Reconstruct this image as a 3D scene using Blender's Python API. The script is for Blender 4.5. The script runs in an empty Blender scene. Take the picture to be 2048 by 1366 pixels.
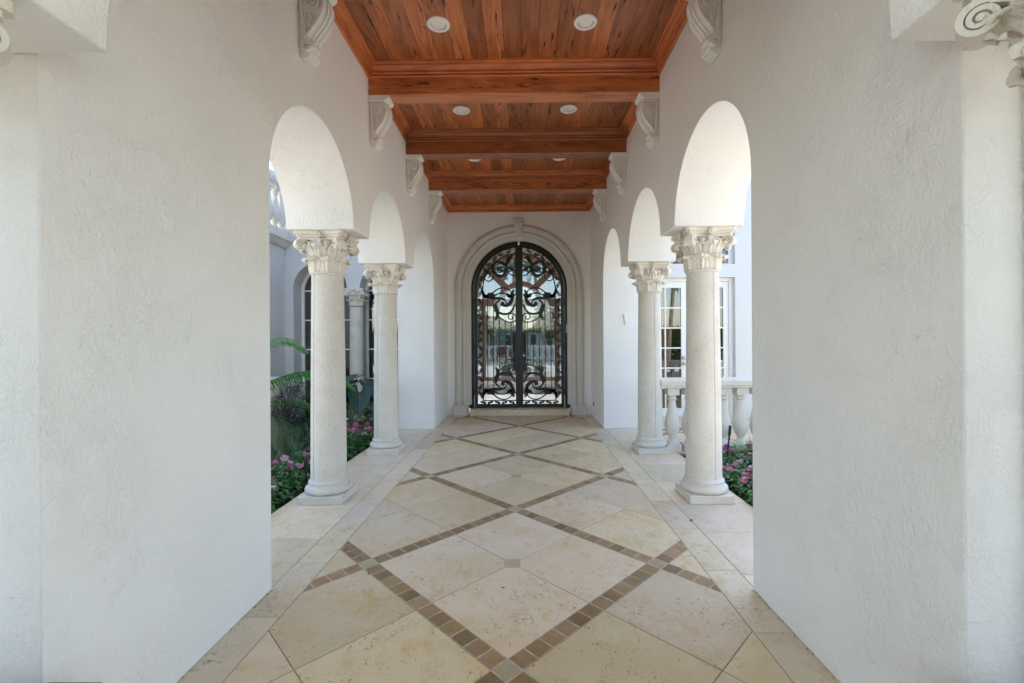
import bpy, bmesh, math, random
from mathutils import Vector, Matrix
random.seed(7)
PI = math.pi
C = bpy.context.scene.collection
R = math.radians

# ------------------------------------------------------------------ materials
def new_mat(name):
    m = bpy.data.materials.new(name); m.use_nodes = True
    nt = m.node_tree; nt.nodes.clear()
    out = nt.nodes.new('ShaderNodeOutputMaterial')
    b = nt.nodes.new('ShaderNodeBsdfPrincipled')
    nt.links.new(b.outputs[0], out.inputs[0])
    return m, nt, b, out

class N:
    """small node-graph helper"""
    def __init__(s, nt): s.nt = nt
    def n(s, t, **kw):
        x = s.nt.nodes.new(t)
        for k, v in kw.items(): setattr(x, k, v)
        return x
    def l(s, a, b): s.nt.links.new(a, b)
    def pos(s): return s.n('ShaderNodeNewGeometry').outputs['Position']
    def obj(s): return s.n('ShaderNodeTexCoord').outputs['Object']
    def map(s, v, scale=(1, 1, 1), rot=(0, 0, 0), loc=(0, 0, 0)):
        m = s.n('ShaderNodeMapping'); s.l(v, m.inputs['Vector'])
        m.inputs['Scale'].default_value = scale; m.inputs['Rotation'].default_value = rot; m.inputs['Location'].default_value = loc
        return m.outputs[0]
    def noise(s, v, scale, detail=4, rough=.55, dist=0., col=False):
        t = s.n('ShaderNodeTexNoise'); s.l(v, t.inputs['Vector'])
        t.inputs['Scale'].default_value = scale; t.inputs['Detail'].default_value = detail
        t.inputs['Roughness'].default_value = rough; t.inputs['Distortion'].default_value = dist
        return t.outputs[1 if col else 0]
    def vor(s, v, scale, feature='F1', rnd=1.):
        t = s.n('ShaderNodeTexVoronoi', feature=feature); s.l(v, t.inputs['Vector'])
        t.inputs['Scale'].default_value = scale; t.inputs['Randomness'].default_value = rnd
        return t.outputs[0]
    def math(s, op, a, b=None, clamp=False):
        m = s.n('ShaderNodeMath', operation=op, use_clamp=clamp)
        for i, v in enumerate((a, b)):
            if v is None: continue
            if isinstance(v, (int, float)): m.inputs[i].default_value = v
            else: s.l(v, m.inputs[i])
        return m.outputs[0]
    def ramp(s, v, a, b, lo=0., hi=1.):
        m = s.n('ShaderNodeMapRange', interpolation_type='SMOOTHSTEP'); s.l(v, m.inputs[0])
        m.inputs[1].default_value = a; m.inputs[2].default_value = b; m.inputs[3].default_value = lo; m.inputs[4].default_value = hi
        return m.outputs[0]
    def mix(s, f, a, b, blend='MIX'):
        m = s.n('ShaderNodeMix', data_type='RGBA', blend_type=blend)
        for i, v in ((0, f), (6, a), (7, b)):
            if isinstance(v, (int, float)): m.inputs[i].default_value = v
            elif isinstance(v, tuple): m.inputs[i].default_value = (*v, 1) if len(v) == 3 else v
            else: s.l(v, m.inputs[i])
        return m.outputs[2]
    def bump(s, h, strength, dist, bsdf, prev=None):
        b = s.n('ShaderNodeBump'); s.l(h, b.inputs['Height'])
        b.inputs['Strength'].default_value = strength; b.inputs['Distance'].default_value = dist
        if prev is not None: s.l(prev, b.inputs['Normal'])
        if bsdf is not None: s.l(b.outputs[0], bsdf.inputs['Normal'])
        return b.outputs[0]
    def attr(s, name):
        return s.n('ShaderNodeAttribute', attribute_name=name)

def stucco(name, col=(.90, .89, .875), coarse=1.0, strength=.6):
    m, nt, b, o = new_mat(name); g = N(nt)
    p = g.pos()
    warp = g.noise(p, 2.6, 2, col=True)
    v = g.n('ShaderNodeMix', data_type='VECTOR'); v.inputs[0].default_value = .16
    g.l(p, v.inputs[4]); g.l(warp, v.inputs[5]); pw = v.outputs[1]
    # trowel work: short wavy ridges in changing directions, smooth skimmed patches between them
    st1 = g.noise(g.map(pw, (1, 1.0, .62), (R(38), 0, R(8))), 21*coarse, 4, .62, 1.6)
    st2 = g.noise(g.map(pw, (1, .62, 1.0), (R(-25), R(15), 0), (3, 1, 7)), 15*coarse, 4, .62, 1.9)
    fine = g.noise(g.map(pw, (1, 1, .45), (R(35), R(10), 0)), 74*coarse, 3, .6, .7)
    mask = g.ramp(g.noise(p, 2.3, 4, .6), .38, .64)
    r1 = g.ramp(g.math('ABSOLUTE', g.math('SUBTRACT', st1, .5)), 0., .10, 1., 0.)
    r2 = g.ramp(g.math('ABSOLUTE', g.math('SUBTRACT', st2, .5)), 0., .09, 1., 0.)
    lipn = g.noise(g.map(pw, (1, .75, 1.1), (R(20), 0, 0), (5, 2, 1)), 6.2*coarse, 4, .55, 1.4)
    lip = g.ramp(g.math('SUBTRACT', lipn, .5), -.002, .012, 0., 1.)          # one-sided step left by the trowel edge
    lip = g.math('MULTIPLY', lip, g.ramp(g.noise(p, 3.1, 3), .52, .66))
    h = g.math('ADD', g.math('MULTIPLY', r1, g.math('ADD', g.math('MULTIPLY', mask, .12), .07)), g.math('MULTIPLY', r2, g.math('ADD', g.math('MULTIPLY', mask, .14), .04)))
    h = g.math('ADD', h, g.math('MULTIPLY', fine, g.math('ADD', g.math('MULTIPLY', mask, .26), .30)))
    h = g.math('ADD', h, g.math('MULTIPLY', lip, .26))
    crk = g.ramp(g.math('ABSOLUTE', g.math('SUBTRACT', g.noise(g.map(pw, (1, .8, 1), (0, 0, 0), (2, 8, 3)), 3.1, 7, .68, .6), .5)), 0, .0022, 1, 0)
    crk = g.math('MULTIPLY', crk, g.ramp(g.noise(p, 1.6, 3, .5), .57, .64))
    h = g.math('SUBTRACT', h, g.math('MULTIPLY', crk, .25))
    g.bump(h, strength, .012, b)
    tone = g.noise(p, 1.1, 4)
    c = g.mix(g.ramp(tone, .35, .7), col, tuple(x*.985 for x in col))
    pit = g.ramp(g.vor(g.map(p, (1, 1, 1)), 5.5), .0, .014, 1, 0)
    pit = g.math('MULTIPLY', pit, g.ramp(g.noise(p, 4.7, 1), .58, .6))
    c = g.mix(g.math('MULTIPLY', pit, .65), c, (.16, .15, .14))
    c = g.mix(g.math('MULTIPLY', crk, .45), c, (.40, .38, .35))
    g.l(c, b.inputs['Base Color'])
    b.inputs['Roughness'].default_value = .62
    b.inputs['Specular IOR Level'].default_value = .35
    return m

def cast_stone(name, c1=(.71, .675, .615), c2=(.61, .56, .485), pits=.5, scale=1., relief=False):
    m, nt, b, o = new_mat(name); g = N(nt)
    p = g.pos()
    n1 = g.noise(p, 5, 4); n2 = g.noise(p, 125*scale, 2, .6); n3 = g.noise(g.map(p, (1, 1, .7)), 62*scale, 2, .6)
    c = g.mix(g.ramp(n1, .35, .75, 0, .6), c1, c2)
    sp = g.ramp(n2, .56, .66)
    c = g.mix(g.math('MULTIPLY', sp, pits), c, tuple(x*.55 for x in c2))
    sp2 = g.ramp(n3, .64, .72)
    c = g.mix(g.math('MULTIPLY', sp2, pits*.55), c, tuple(x*.5 for x in c2))
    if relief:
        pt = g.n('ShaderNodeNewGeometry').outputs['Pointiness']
        c = g.mix(g.ramp(pt, .40, .49, .32, 0), c, (.50, .43, .34))   # hollows of the carving tinted darker for contrast
    g.l(c, b.inputs['Base Color']); b.inputs['Roughness'].default_value = .82
    b.inputs['Specular IOR Level'].default_value = .3
    h = g.math('SUBTRACT', g.math('MULTIPLY', n3, .5), g.math('ADD', g.math('MULTIPLY', sp, .5), g.math('MULTIPLY', sp2, .9)))
    g.bump(h, .45, .004, b)
    return m

def wood(name, axis='Y', plank=0.145, pecky=1., base=(.49, .160, .052), dark=(.31, .088, .028), light=(.63, .23, .078), off=0.):
    m, nt, b, o = new_mat(name); g = N(nt)
    p = g.pos()
    sep = g.n('ShaderNodeSeparateXYZ'); g.l(p, sep.inputs[0])
    across = sep.outputs[0] if axis == 'Y' else sep.outputs[1]
    if plank:
        q = g.math('ADD', g.math('DIVIDE', across, plank), 20.5)
        idx = g.math('FLOOR', q); fr = g.math('FRACT', q)
    else:
        idx = g.math('FLOOR', g.math('MULTIPLY', sep.outputs[1], .77)); fr = None
    wn = g.n('ShaderNodeTexWhiteNoise', noise_dimensions='1D'); g.l(idx, wn.inputs['W'])
    comb = g.n('ShaderNodeCombineXYZ'); g.l(g.math('MULTIPLY', wn.outputs[0], 9.), comb.inputs[1 if axis == 'Y' else 0]); g.l(g.math('MULTIPLY', wn.outputs[0], 3.), comb.inputs[2])
    va = g.n('ShaderNodeVectorMath', operation='ADD'); g.l(p, va.inputs[0]); g.l(comb.outputs[0], va.inputs[1]); v = va.outputs[0]
    s = (1, .06, 1) if axis == 'Y' else (.06, 1, 1)
    s2 = (1, .13, 1) if axis == 'Y' else (.13, 1, 1)
    s3 = (1, .2, 1) if axis == 'Y' else (.2, 1, 1)
    grain = g.noise(g.map(v, s), 55, 5, .6, .5)
    fig = g.noise(g.map(v, s3), 9, 4, .55, 1.1)
    c = g.mix(g.ramp(fig, .32, .68), dark, base)
    c = g.mix(g.ramp(grain, .45, .72, 0, .55), c, light)
    c = g.mix(g.ramp(grain, .28, .45, .45, 0), c, dark)
    tint = g.ramp(wn.outputs[0], 0, 1, .72, 1.28)
    cc = g.n('ShaderNodeCombineColor'); [g.l(tint, cc.inputs[i]) for i in range(3)]
    c = g.mix(1., c, cc.outputs[0], 'MULTIPLY')
    # pecky pockets: long dark holes in clusters
    pk = g.noise(g.map(v, s2), 36, 3, .55, .3)
    cl = g.noise(g.map(v, s3, loc=(4, 9, 2)), 4.5, 2)
    pm = g.math('MULTIPLY', g.ramp(pk, .60, .64), g.ramp(cl, .44, .55))
    pm = g.math('MULTIPLY', pm, pecky)
    c = g.mix(pm, c, (.05, .018, .008))
    knot = g.ramp(g.vor(g.map(v, (1, .5, 1) if axis == 'Y' else (.5, 1, 1)), 2.2), .02, .06, .75, 0)
    c = g.mix(g.math('MULTIPLY', knot, g.ramp(cl, .42, .5)), c, (.06, .018, .008))
    h = g.math('SUBTRACT', g.math('MULTIPLY', grain, .12), pm)
    if fr is not None:
        gap = g.ramp(g.math('ABSOLUTE', g.math('SUBTRACT', fr, .5)), .484, .494)
        c = g.mix(g.math('MULTIPLY', gap, .85), c, (.03, .01, .005))
        h = g.math('SUBTRACT', h, gap)
    g.l(c, b.inputs['Base Color'])
    b.inputs['Roughness'].default_value = .42
    b.inputs['Coat Weight'].default_value = .4; b.inputs['Coat Roughness'].default_value = .25
    g.bump(h, .6, .004, b)
    return m

def travertine(name, cols, vein=1., rough=.42, pitc=(.16, .12, .08), tv=(.88, 1.06)):
    m, nt, b, o = new_mat(name); g = N(nt)
    at = g.attr('tile')
    p = g.pos()
    va = g.n('ShaderNodeVectorMath', operation='MULTIPLY_ADD'); g.l(at.outputs['Color'], va.inputs[0]); va.inputs[1].default_value = (13, 17, 11); g.l(p, va.inputs[2]); v = va.outputs[0]
    sc = g.n('ShaderNodeSeparateColor'); g.l(at.outputs['Color'], sc.inputs[0])
    n1 = g.noise(g.map(v, (1, 1.25, 1), (0, 0, .5)), 2.3, 5, .6, .6)
    n2 = g.noise(g.map(v, (1.3, .85, 1), (0, 0, .9)), 8.5, 6, .66, .35)
    c = g.mix(g.ramp(n1, .33, .66), cols[0], cols[1])
    c = g.mix(g.math('MULTIPLY', g.math('MULTIPLY', g.ramp(n2, .47, .72), g.ramp(g.noise(v, 1.7, 3), .36, .62)), .95), c, cols[2])
    c = g.mix(g.ramp(g.noise(v, 22, 4, .6), .5, .78, 0, .35), c, cols[3])
    t = g.ramp(sc.outputs[0], 0, 1, *tv)
    cc = g.n('ShaderNodeCombineColor'); g.l(t, cc.inputs[0]); g.l(t, cc.inputs[1]); g.l(g.math('MULTIPLY', t, g.ramp(sc.outputs[1], 0, 1, .86, 1.0)), cc.inputs[2])
    c = g.mix(1., c, cc.outputs[0], 'MULTIPLY')
    # hairline veins and travertine pits
    vn = g.noise(g.map(v, (1, .8, 1), (0, 0, .3)), 7, 6, .62, 1.2)
    ln = g.ramp(g.math('ABSOLUTE', g.math('SUBTRACT', vn, .5)), 0, .012, 1, 0)
    msk = g.ramp(g.noise(v, 2.7, 3), .44, .60)
    brk = g.ramp(g.noise(v, 55, 2), .47, .55)
    ln = g.math('MULTIPLY', g.math('MULTIPLY', ln, msk), g.math('MULTIPLY', brk, .8*vein))
    pits = g.math('MULTIPLY', g.ramp(g.noise(g.map(v, (1, .55, 1), (0, 0, .6)), 75, 2, .5), .67, .72), g.ramp(g.noise(v, 3.4, 2), .48, .62))
    dk = g.math('MAXIMUM', ln, g.math('MULTIPLY', pits, .75*vein))
    c = g.mix(dk, c, pitc)
    g.l(c, b.inputs['Base Color'])
    g.l(g.ramp(n2, .3, .7, rough-.08, rough+.12), b.inputs['Roughness'])
    g.bump(g.math('SUBTRACT', g.math('MULTIPLY', n2, .10), dk), .35, .003, b)
    return m

def plain(name, col, rough=.5, metal=0., noise=.12, nscale=12, spec=.5, bump=0.):
    m, nt, b, o = new_mat(name); g = N(nt)
    n = g.noise(g.pos(), nscale, 4)
    c = g.mix(g.ramp(n, .3, .7), tuple(x*(1+noise) for x in col), tuple(x*(1-noise) for x in col))
    g.l(c, b.inputs['Base Color']); b.inputs['Roughness'].default_value = rough; b.inputs['Metallic'].default_value = metal
    b.inputs['Specular IOR Level'].default_value = spec
    if bump: g.bump(n, bump, .01, b)
    return m

def leaf_mat(name, c1, c2, rough=.42, trans=.25):
    m, nt, b, o = new_mat(name); g = N(nt)
    at = g.attr('tint'); sc = g.n('ShaderNodeSeparateColor'); g.l(at.outputs['Color'], sc.inputs[0])
    n = g.noise(g.pos(), 9, 3)
    f = g.math('ADD', g.math('MULTIPLY', sc.outputs[0], .75), g.math('MULTIPLY', n, .3), clamp=True)
    c = g.mix(f, c1, c2)
    g.l(c, b.inputs['Base Color']); b.inputs['Roughness'].default_value = rough
    tr = g.n('ShaderNodeBsdfTranslucent'); g.l(c, tr.inputs[0])
    mx = g.n('ShaderNodeMixShader'); mx.inputs[0].default_value = trans
    g.l(b.outputs[0], mx.inputs[1]); g.l(tr.outputs[0], mx.inputs[2]); g.l(mx.outputs[0], o.inputs[0])
    return m

def glass(name, tint=(.55, .57, .58), refl=.10, rough=0.):
    m = bpy.data.materials.new(name); m.use_nodes = True
    nt = m.node_tree; nt.nodes.clear(); g = N(nt)
    o = g.n('ShaderNodeOutputMaterial')
    tr = g.n('ShaderNodeBsdfTransparent'); tr.inputs[0].default_value = (*tint, 1)
    gl = g.n('ShaderNodeBsdfGlossy'); gl.inputs['Roughness'].default_value = rough; gl.inputs[0].default_value = (.95, .97, 1, 1)
    lw = g.n('ShaderNodeLayerWeight'); lw.inputs[0].default_value = .35
    f = g.math('ADD', g.math('MULTIPLY', g.math('POWER', lw.outputs['Facing'], 3.), .7), refl, clamp=True)
    mx = g.n('ShaderNodeMixShader'); g.l(f, mx.inputs[0]); g.l(tr.outputs[0], mx.inputs[1]); g.l(gl.outputs[0], mx.inputs[2])
    g.l(mx.outputs[0], o.inputs[0])
    return m

M = {}
M['stucco'] = stucco('stucco')
M['stucco_house'] = stucco('house_stucco', (.62, .62, .62), 1.0, .45)  # white house paint darkened to offset the strong light it receives
M['smooth_white'] = plain('white_trim_paint', (.80, .80, .79), .45, noise=.03)
M['stone'] = cast_stone('cast_stone')
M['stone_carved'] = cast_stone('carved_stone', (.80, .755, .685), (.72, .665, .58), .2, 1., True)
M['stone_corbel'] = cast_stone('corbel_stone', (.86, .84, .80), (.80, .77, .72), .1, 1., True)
M['stone_seam'] = cast_stone('column_seam', (.42, .36, .30), (.36, .31, .26), .3)
M['limestone'] = cast_stone('door_limestone', (.66, .635, .59), (.60, .57, .52), .15, 1.)
M['bal_stone'] = cast_stone('baluster_stone', (.70, .67, .62), (.60, .555, .48), .35, .8)
M['ped_stone'] = cast_stone('pedestal_stone', (.34, .33, .31), (.28, .27, .25), .5, .8)
M['plank'] = wood('pecky_plank')
M['beam'] = wood('pecky_beam', 'X', 0, .8)
M['crown_x'] = wood('crown_wood', 'X', 0, .08, (.52, .155, .044), (.36, .09, .026), (.62, .215, .065))
M['crown_y'] = wood('crown_wood_side', 'Y', 0, .08, (.52, .155, .044), (.36, .09, .026), (.62, .215, .065))
M['trav'] = travertine('travertine', [(.70, .555, .385), (.74, .625, .485), (.66, .45, .225), (.79, .71, .595)], 1.25)
M['trav_pale'] = travertine('pale_travertine', [(.70, .59, .45), (.74, .655, .54), (.65, .48, .28), (.78, .72, .63)], 1.2)
M['mosaic'] = travertine('brown_mosaic', [(.30, .185, .092), (.37, .25, .14), (.22, .125, .06), (.43, .32, .20)], .5, .5, tv=(.74, 1.14))
M['node'] = travertine('node_tile', [(.46, .37, .26), (.52, .44, .34), (.42, .31, .19), (.56, .50, .42)], .8, .5)
M['inset'] = travertine('inset_tile', [(.50, .42, .31), (.55, .47, .36), (.46, .37, .25), (.60, .53, .43)], .8, .5)
M['grout'] = plain('grout', (.27, .215, .155), .9, noise=.25, nscale=30)
M['pale_grout'] = plain('pale_grout', (.52, .44, .34), .9, noise=.2, nscale=30)
M['iron'] = plain('black_iron', (.014, .016, .018), .38, .3, .15, 30)
M['iron_frame'] = plain('black_door_frame', (.011, .014, .015), .36, .1, .2, 8)
M['white_paint'] = plain('white_door_paint', (.80, .79, .77), .35, noise=.02)
M['glass'] = glass('tinted_glass', (.50, .51, .52), .07)  # grey tint holds down the bright view through the door
M['glass_win'] = glass('window_glass', (.66, .64, .62), .12)
M['glass_far'] = glass('garden_window_glass', (.80, .82, .84), .03)
M['light_trim'] = plain('light_trim', (.90, .89, .87), .5, noise=.02)
M['light_lens'] = plain('light_lens', (.87, .85, .82), .35, noise=.02)
M['brown'] = plain('brown_window_wood', (.36, .23, .145), .45, noise=.2)
M['curtain'] = plain('brown_curtain', (.11, .06, .035), .8, noise=.35, nscale=5)
M['room'] = plain('brown_room', (.50, .32, .19), .7, noise=.2, nscale=3)
M['hall_wall'] = plain('hall_wall', (.66, .55, .44), .7, noise=.06)
M['marble'] = plain('hall_marble', (.62, .58, .54), .12, noise=.08, nscale=3)
M['chrome'] = plain('brushed_metal', (.55, .54, .52), .3, .9, .05)
M['soil'] = plain('soil', (.035, .024, .016), .95, noise=.5, nscale=40, bump=.8)
M['lawn'] = plain('lawn', (.10, .105, .06), .9, noise=.35, nscale=2, bump=.4)
M['absorber_dark'] = plain('absorber_dark', (.075, .068, .06), .95, noise=.2, nscale=6)
M['drive'] = plain('driveway', (.41, .37, .325), .8, noise=.1, nscale=4)
M['bounce_sheet'] = plain('bounce_sheet', (.22, .21, .195), .8, noise=.1, nscale=4)
M['terrace'] = plain('terrace', (.30, .285, .26), .7, noise=.08, nscale=4)
M['rock'] = plain('rock', (.20, .19, .185), .85, noise=.3, nscale=9, bump=.5)
M['imp_leaf'] = leaf_mat('impatiens_leaf', (.035, .125, .038), (.12, .29, .085), .4)
M['grass_leaf'] = leaf_mat('mondo_leaf', (.034, .095, .042), (.11, .21, .10), .4)
M['shrub_leaf'] = leaf_mat('shrub_leaf', (.045, .085, .05), (.13, .20, .11), .4)
M['green_leaf'] = leaf_mat('green_shrub_leaf', (.03, .09, .026), (.09, .21, .06), .4)
M['palm_leaf'] = leaf_mat('palm_leaf', (.04, .15, .034), (.10, .28, .07), .32)
M['palm_old'] = leaf_mat('palm_leaf_dull', (.05, .10, .045), (.11, .16, .07), .4)
M['taro_leaf'] = leaf_mat('taro_leaf', (.018, .062, .045), (.045, .105, .075), .45)
M['taro_vein'] = plain('taro_vein', (.10, .17, .12), .5)
M['tree_leaf'] = leaf_mat('tree_leaf', (.03, .065, .018), (.10, .16, .05), .5)
M['brom_leaf'] = leaf_mat('pot_plant_leaf', (.06, .11, .015), (.20, .22, .03), .4)
M['stem'] = plain('green_stem', (.10, .14, .06), .6, noise=.2)
M['twig'] = plain('twig', (.10, .07, .05), .9, noise=.3)
M['hedge_core'] = plain('hedge_core', (.02, .035, .015), .95)
M['trunk'] = plain('palm_trunk', (.34, .29, .23), .9, noise=.2, nscale=6)
M['pink'] = leaf_mat('pink_petal', (.62, .13, .28), (.72, .24, .40), .5, .3)
M['coral'] = leaf_mat('coral_petal', (.68, .10, .16), (.76, .22, .28), .5, .3)
M['magenta'] = leaf_mat('magenta_petal', (.42, .02, .36), (.52, .05, .46), .5, .3)
M['palepink'] = leaf_mat('pale_petal', (.74, .40, .55), (.78, .52, .62), .5, .3)
M['black'] = plain('black_metal', (.012, .012, .014), .4, noise=.1)
M['terracotta'] = plain('terracotta', (.28, .09, .05), .8, noise=.15)
M['red'] = plain('red_fabric', (.16, .03, .035), .6, noise=.1)
M['mauve'] = plain('grey_house_paint', (.30, .28, .33), .7, noise=.06)
M['roof'] = plain('roof_tile', (.20, .16, .16), .8, noise=.2)
M['dryleaf'] = plain('dry_leaf', (.07, .045, .02), .8, noise=.3)
M['darkwin'] = plain('dark_pane', (.03, .035, .04), .15, noise=.1)

# ------------------------------------------------------------------ mesh building
class MB:
    def __init__(s): s.v = []; s.f = []; s.m = []; s.t = []   # verts, faces, material index, tint per face
    def add(s, verts, faces, mi=0, tint=None):
        o = len(s.v); s.v += [tuple(x) for x in verts]
        for f in faces: s.f.append(tuple(i+o for i in f)); s.m.append(mi); s.t.append(tint)
    def box(s, x0, x1, y0, y1, z0, z1, mi=0):
        s.add([(x0,y0,z0),(x1,y0,z0),(x1,y1,z0),(x0,y1,z0),(x0,y0,z1),(x1,y0,z1),(x1,y1,z1),(x0,y1,z1)],
              [(0,3,2,1),(4,5,6,7),(0,1,5,4),(1,2,6,5),(2,3,7,6),(3,0,4,7)], mi)
    def prism(s, poly, axis, a, b, mi=0, tint=None):
        """poly: 2D list; axis 'x': (y,z), 'y': (x,z), 'z': (x,y)"""
        def P(p, t):
            return {'x': (t, p[0], p[1]), 'y': (p[0], t, p[1]), 'z': (p[0], p[1], t)}[axis]
        n = len(poly)
        s.add([P(p, a) for p in poly] + [P(p, b) for p in poly],
              [tuple(range(n))[::-1], tuple(range(n, 2*n))] + [(i, (i+1) % n, n+(i+1) % n, n+i) for i in range(n)], mi, tint)
    def lathe(s, prof, cx=0, cy=0, seg=48, mi=0, cap=True):
        n = len(prof); vs = []
        for r, z in prof:
            for k in range(seg):
                a = 2*PI*k/seg; vs.append((cx+r*math.cos(a), cy+r*math.sin(a), z))
        fs = [(i*seg+k, i*seg+(k+1) % seg, (i+1)*seg+(k+1) % seg, (i+1)*seg+k) for i in range(n-1) for k in range(seg)]
        if cap: fs += [tuple(range(seg))[::-1], tuple(range((n-1)*seg, n*seg))]
        s.add(vs, fs, mi)
    def tube(s, path, r, seg=6, mi=0):
        path = [Vector(p) for p in path]; n = len(path); vs = []
        for i, p in enumerate(path):
            d = (path[min(i+1, n-1)]-path[max(i-1, 0)]).normalized()
            u = d.orthogonal().normalized() if i == 0 else (u - d*u.dot(d)).normalized()
            w = d.cross(u); rr = r[i] if isinstance(r, (list, tuple)) else r
            for k in range(seg):
                a = 2*PI*k/seg; vs.append(p+(u*math.cos(a)+w*math.sin(a))*rr)
        fs = [(i*seg+k, i*seg+(k+1) % seg, (i+1)*seg+(k+1) % seg, (i+1)*seg+k) for i in range(n-1) for k in range(seg)]
        fs += [tuple(range(seg))[::-1], tuple(range((n-1)*seg, n*seg))]
        s.add(vs, fs, mi)
    def ribbon(s, path, w, y0, y1, mi=0, plane='xz'):
        """flat bar following a 2D path (x,z) with width w (number or list), between y0 and y1"""
        n = len(path); L = []; Rr = []
        for i, p in enumerate(path):
            a = path[max(i-1, 0)]; b = path[min(i+1, n-1)]
            dx, dz = b[0]-a[0], b[1]-a[1]; l = math.hypot(dx, dz) or 1
            ww = (w[i] if isinstance(w, (list, tuple)) else w)/2
            L.append((p[0]-dz/l*ww, p[1]+dx/l*ww)); Rr.append((p[0]+dz/l*ww, p[1]-dx/l*ww))
        def P(q, y): return (q[0], y, q[1]) if plane == 'xz' else (y, q[0], q[1])
        vs = []
        for i in range(n): vs += [P(L[i], y0), P(Rr[i], y0), P(Rr[i], y1), P(L[i], y1)]
        fs = [(0, 1, 2, 3), tuple(4*(n-1)+k for k in (3, 2, 1, 0))]
        for i in range(n-1):
            for k in range(4): fs.append((4*i+k, 4*(i+1)+k, 4*(i+1)+(k+1) % 4, 4*i+(k+1) % 4))
        s.add(vs, fs, mi)
    def build(s, name, mats, parent=None, loc=(0, 0, 0), rotz=0., smooth=None, bevel=0., seg=2, attr=None, solid=0.):
        me = bpy.data.meshes.new(name); me.from_pydata(s.v, [], s.f)
        if not isinstance(mats, (list, tuple)): mats = [mats]
        for m in mats: me.materials.append(m)
        me.polygons.foreach_set('material_index', s.m)
        if attr:
            ca = me.color_attributes.new(attr, 'FLOAT_COLOR', 'CORNER')
            i = 0; buf = []
            for f, t in zip(s.f, s.t):
                t = t if t is not None else (.5, .5, .5)
                if not isinstance(t, tuple): t = (t, t, t)
                buf += list(t + (1.,))*len(f)
            ca.data.foreach_set('color', buf)
        bm = bmesh.new(); bm.from_mesh(me); bmesh.ops.recalc_face_normals(bm, faces=bm.faces) if not attr or attr == 'tile' else None; bm.to_mesh(me); bm.free()
        if smooth is not None:
            me.polygons.foreach_set('use_smooth', [True]*len(me.polygons)); me.set_sharp_from_angle(angle=R(smooth))
        me.update()
        o = bpy.data.objects.new(name, me); C.objects.link(o); o.location = loc; o.rotation_euler = (0, 0, rotz)
        if parent: o.parent = parent
        if bevel:
            b = o.modifiers.new('bevel', 'BEVEL'); b.width = bevel; b.segments = seg; b.limit_method = 'ANGLE'; b.angle_limit = R(35); b.harden_normals = smooth is not None
        if solid:
            b = o.modifiers.new('solid', 'SOLIDIFY'); b.thickness = solid; b.offset = 0
        return o

def tag(o, label, cat, group=None):
    o['label'] = label; o['category'] = cat
    if group: o['group'] = group
    return o
def structure(o): o['kind'] = 'structure'; return o
def thing(name, label, cat, loc=(0, 0, 0), rotz=0., group=None):
    o = bpy.data.objects.new(name, None); C.objects.link(o); o.location = loc; o.rotation_euler = (0, 0, rotz); o.empty_display_size = .1
    return tag(o, label, cat, group)
def link_copy(o, parent=None):
    c = o.copy(); C.objects.link(c)
    if parent: c.parent = parent
    for ch in [x for x in bpy.data.objects if x.parent == o]: link_copy(ch, c)
    return c
def copy_thing(o, loc, rotz, label, group=None, scale=None):
    c = link_copy(o); c.location = loc; c.rotation_euler = (0, 0, rotz); c['label'] = label
    if group: c['group'] = group
    if scale: c.scale = scale if isinstance(scale, tuple) else (scale,)*3
    return c
def catmull(pts, n=8):
    out = []; P = [pts[0]] + list(pts) + [pts[-1]]
    for i in range(1, len(P)-2):
        a, b, c, d = P[i-1], P[i], P[i+1], P[i+2]
        for k in range(n):
            t = k/n
            out.append(tuple(.5*((2*b[j]) + (-a[j]+c[j])*t + (2*a[j]-5*b[j]+4*c[j]-d[j])*t*t + (-a[j]+3*b[j]-3*c[j]+d[j])*t**3) for j in range(len(b))))
    out.append(tuple(pts[-1])); return out
def lerpl(a, b, n): return [a+(b-a)*i/(n-1) for i in range(n)]
def arc(cx, cz, r, a0, a1, n=24): return [(cx+r*math.cos(a), cz+r*math.sin(a)) for a in lerpl(a0, a1, n)]
def spiral(cx, cz, r0, r1, a0, turns, n=26):
    return [(cx+(r0+(r1-r0)*t)*math.cos(a0+turns*2*PI*t), cz+(r0+(r1-r0)*t)*math.sin(a0+turns*2*PI*t)) for t in lerpl(0, 1, n)]

# ------------------------------------------------------------------ dimensions (metres, corridor axis x = 0, depth y)
WX = 1.311; WT = 1.876            # inner and outer face of the arcade walls
END = 8.36                        # end wall
IMP = 2.285                       # underside of the impost blocks
CEIL = 3.84; BEAMB = 3.585; CRN = 3.73
COLY = (3.95, 5.61); COLX = 1.627
BLK = ((3.725, 4.105), (5.37, 5.765))
PIER = (1.29, 2.48); PIER3 = 7.05
WALLTOP = 4.35

# ------------------------------------------------------------------ ground
mb = MB(); mb.add([(-150, -150, -.12), (150, -150, -.12), (150, 150, -.12), (-150, 150, -.12)], [(0, 1, 2, 3)])
structure(mb.build('ground', M['lawn']))
mb = MB(); mb.add([(-14, -22, -.03), (14, -22, -.03), (14, 2.86, -.03), (-14, 2.86, -.03)], [(0, 1, 2, 3)])  # carried on into the side courts, an addition that bounces sunlight inward
structure(mb.build('driveway', M['drive']))
def soil_sheet(x0, x1, y0, y1):
    mb = MB(); nx, ny = 30, 50; vs = []
    rr = random.Random(3)
    for j in range(ny+1):
        for i in range(nx+1):
            e = 0 if i in (0, nx) else 1
            vs.append((x0+(x1-x0)*i/nx, y0+(y1-y0)*j/ny, -.045+rr.uniform(-.012, .02)*e))
    mb.add(vs, [(j*(nx+1)+i, j*(nx+1)+i+1, (j+1)*(nx+1)+i+1, (j+1)*(nx+1)+i) for j in range(ny) for i in range(nx)])
    return mb
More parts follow.
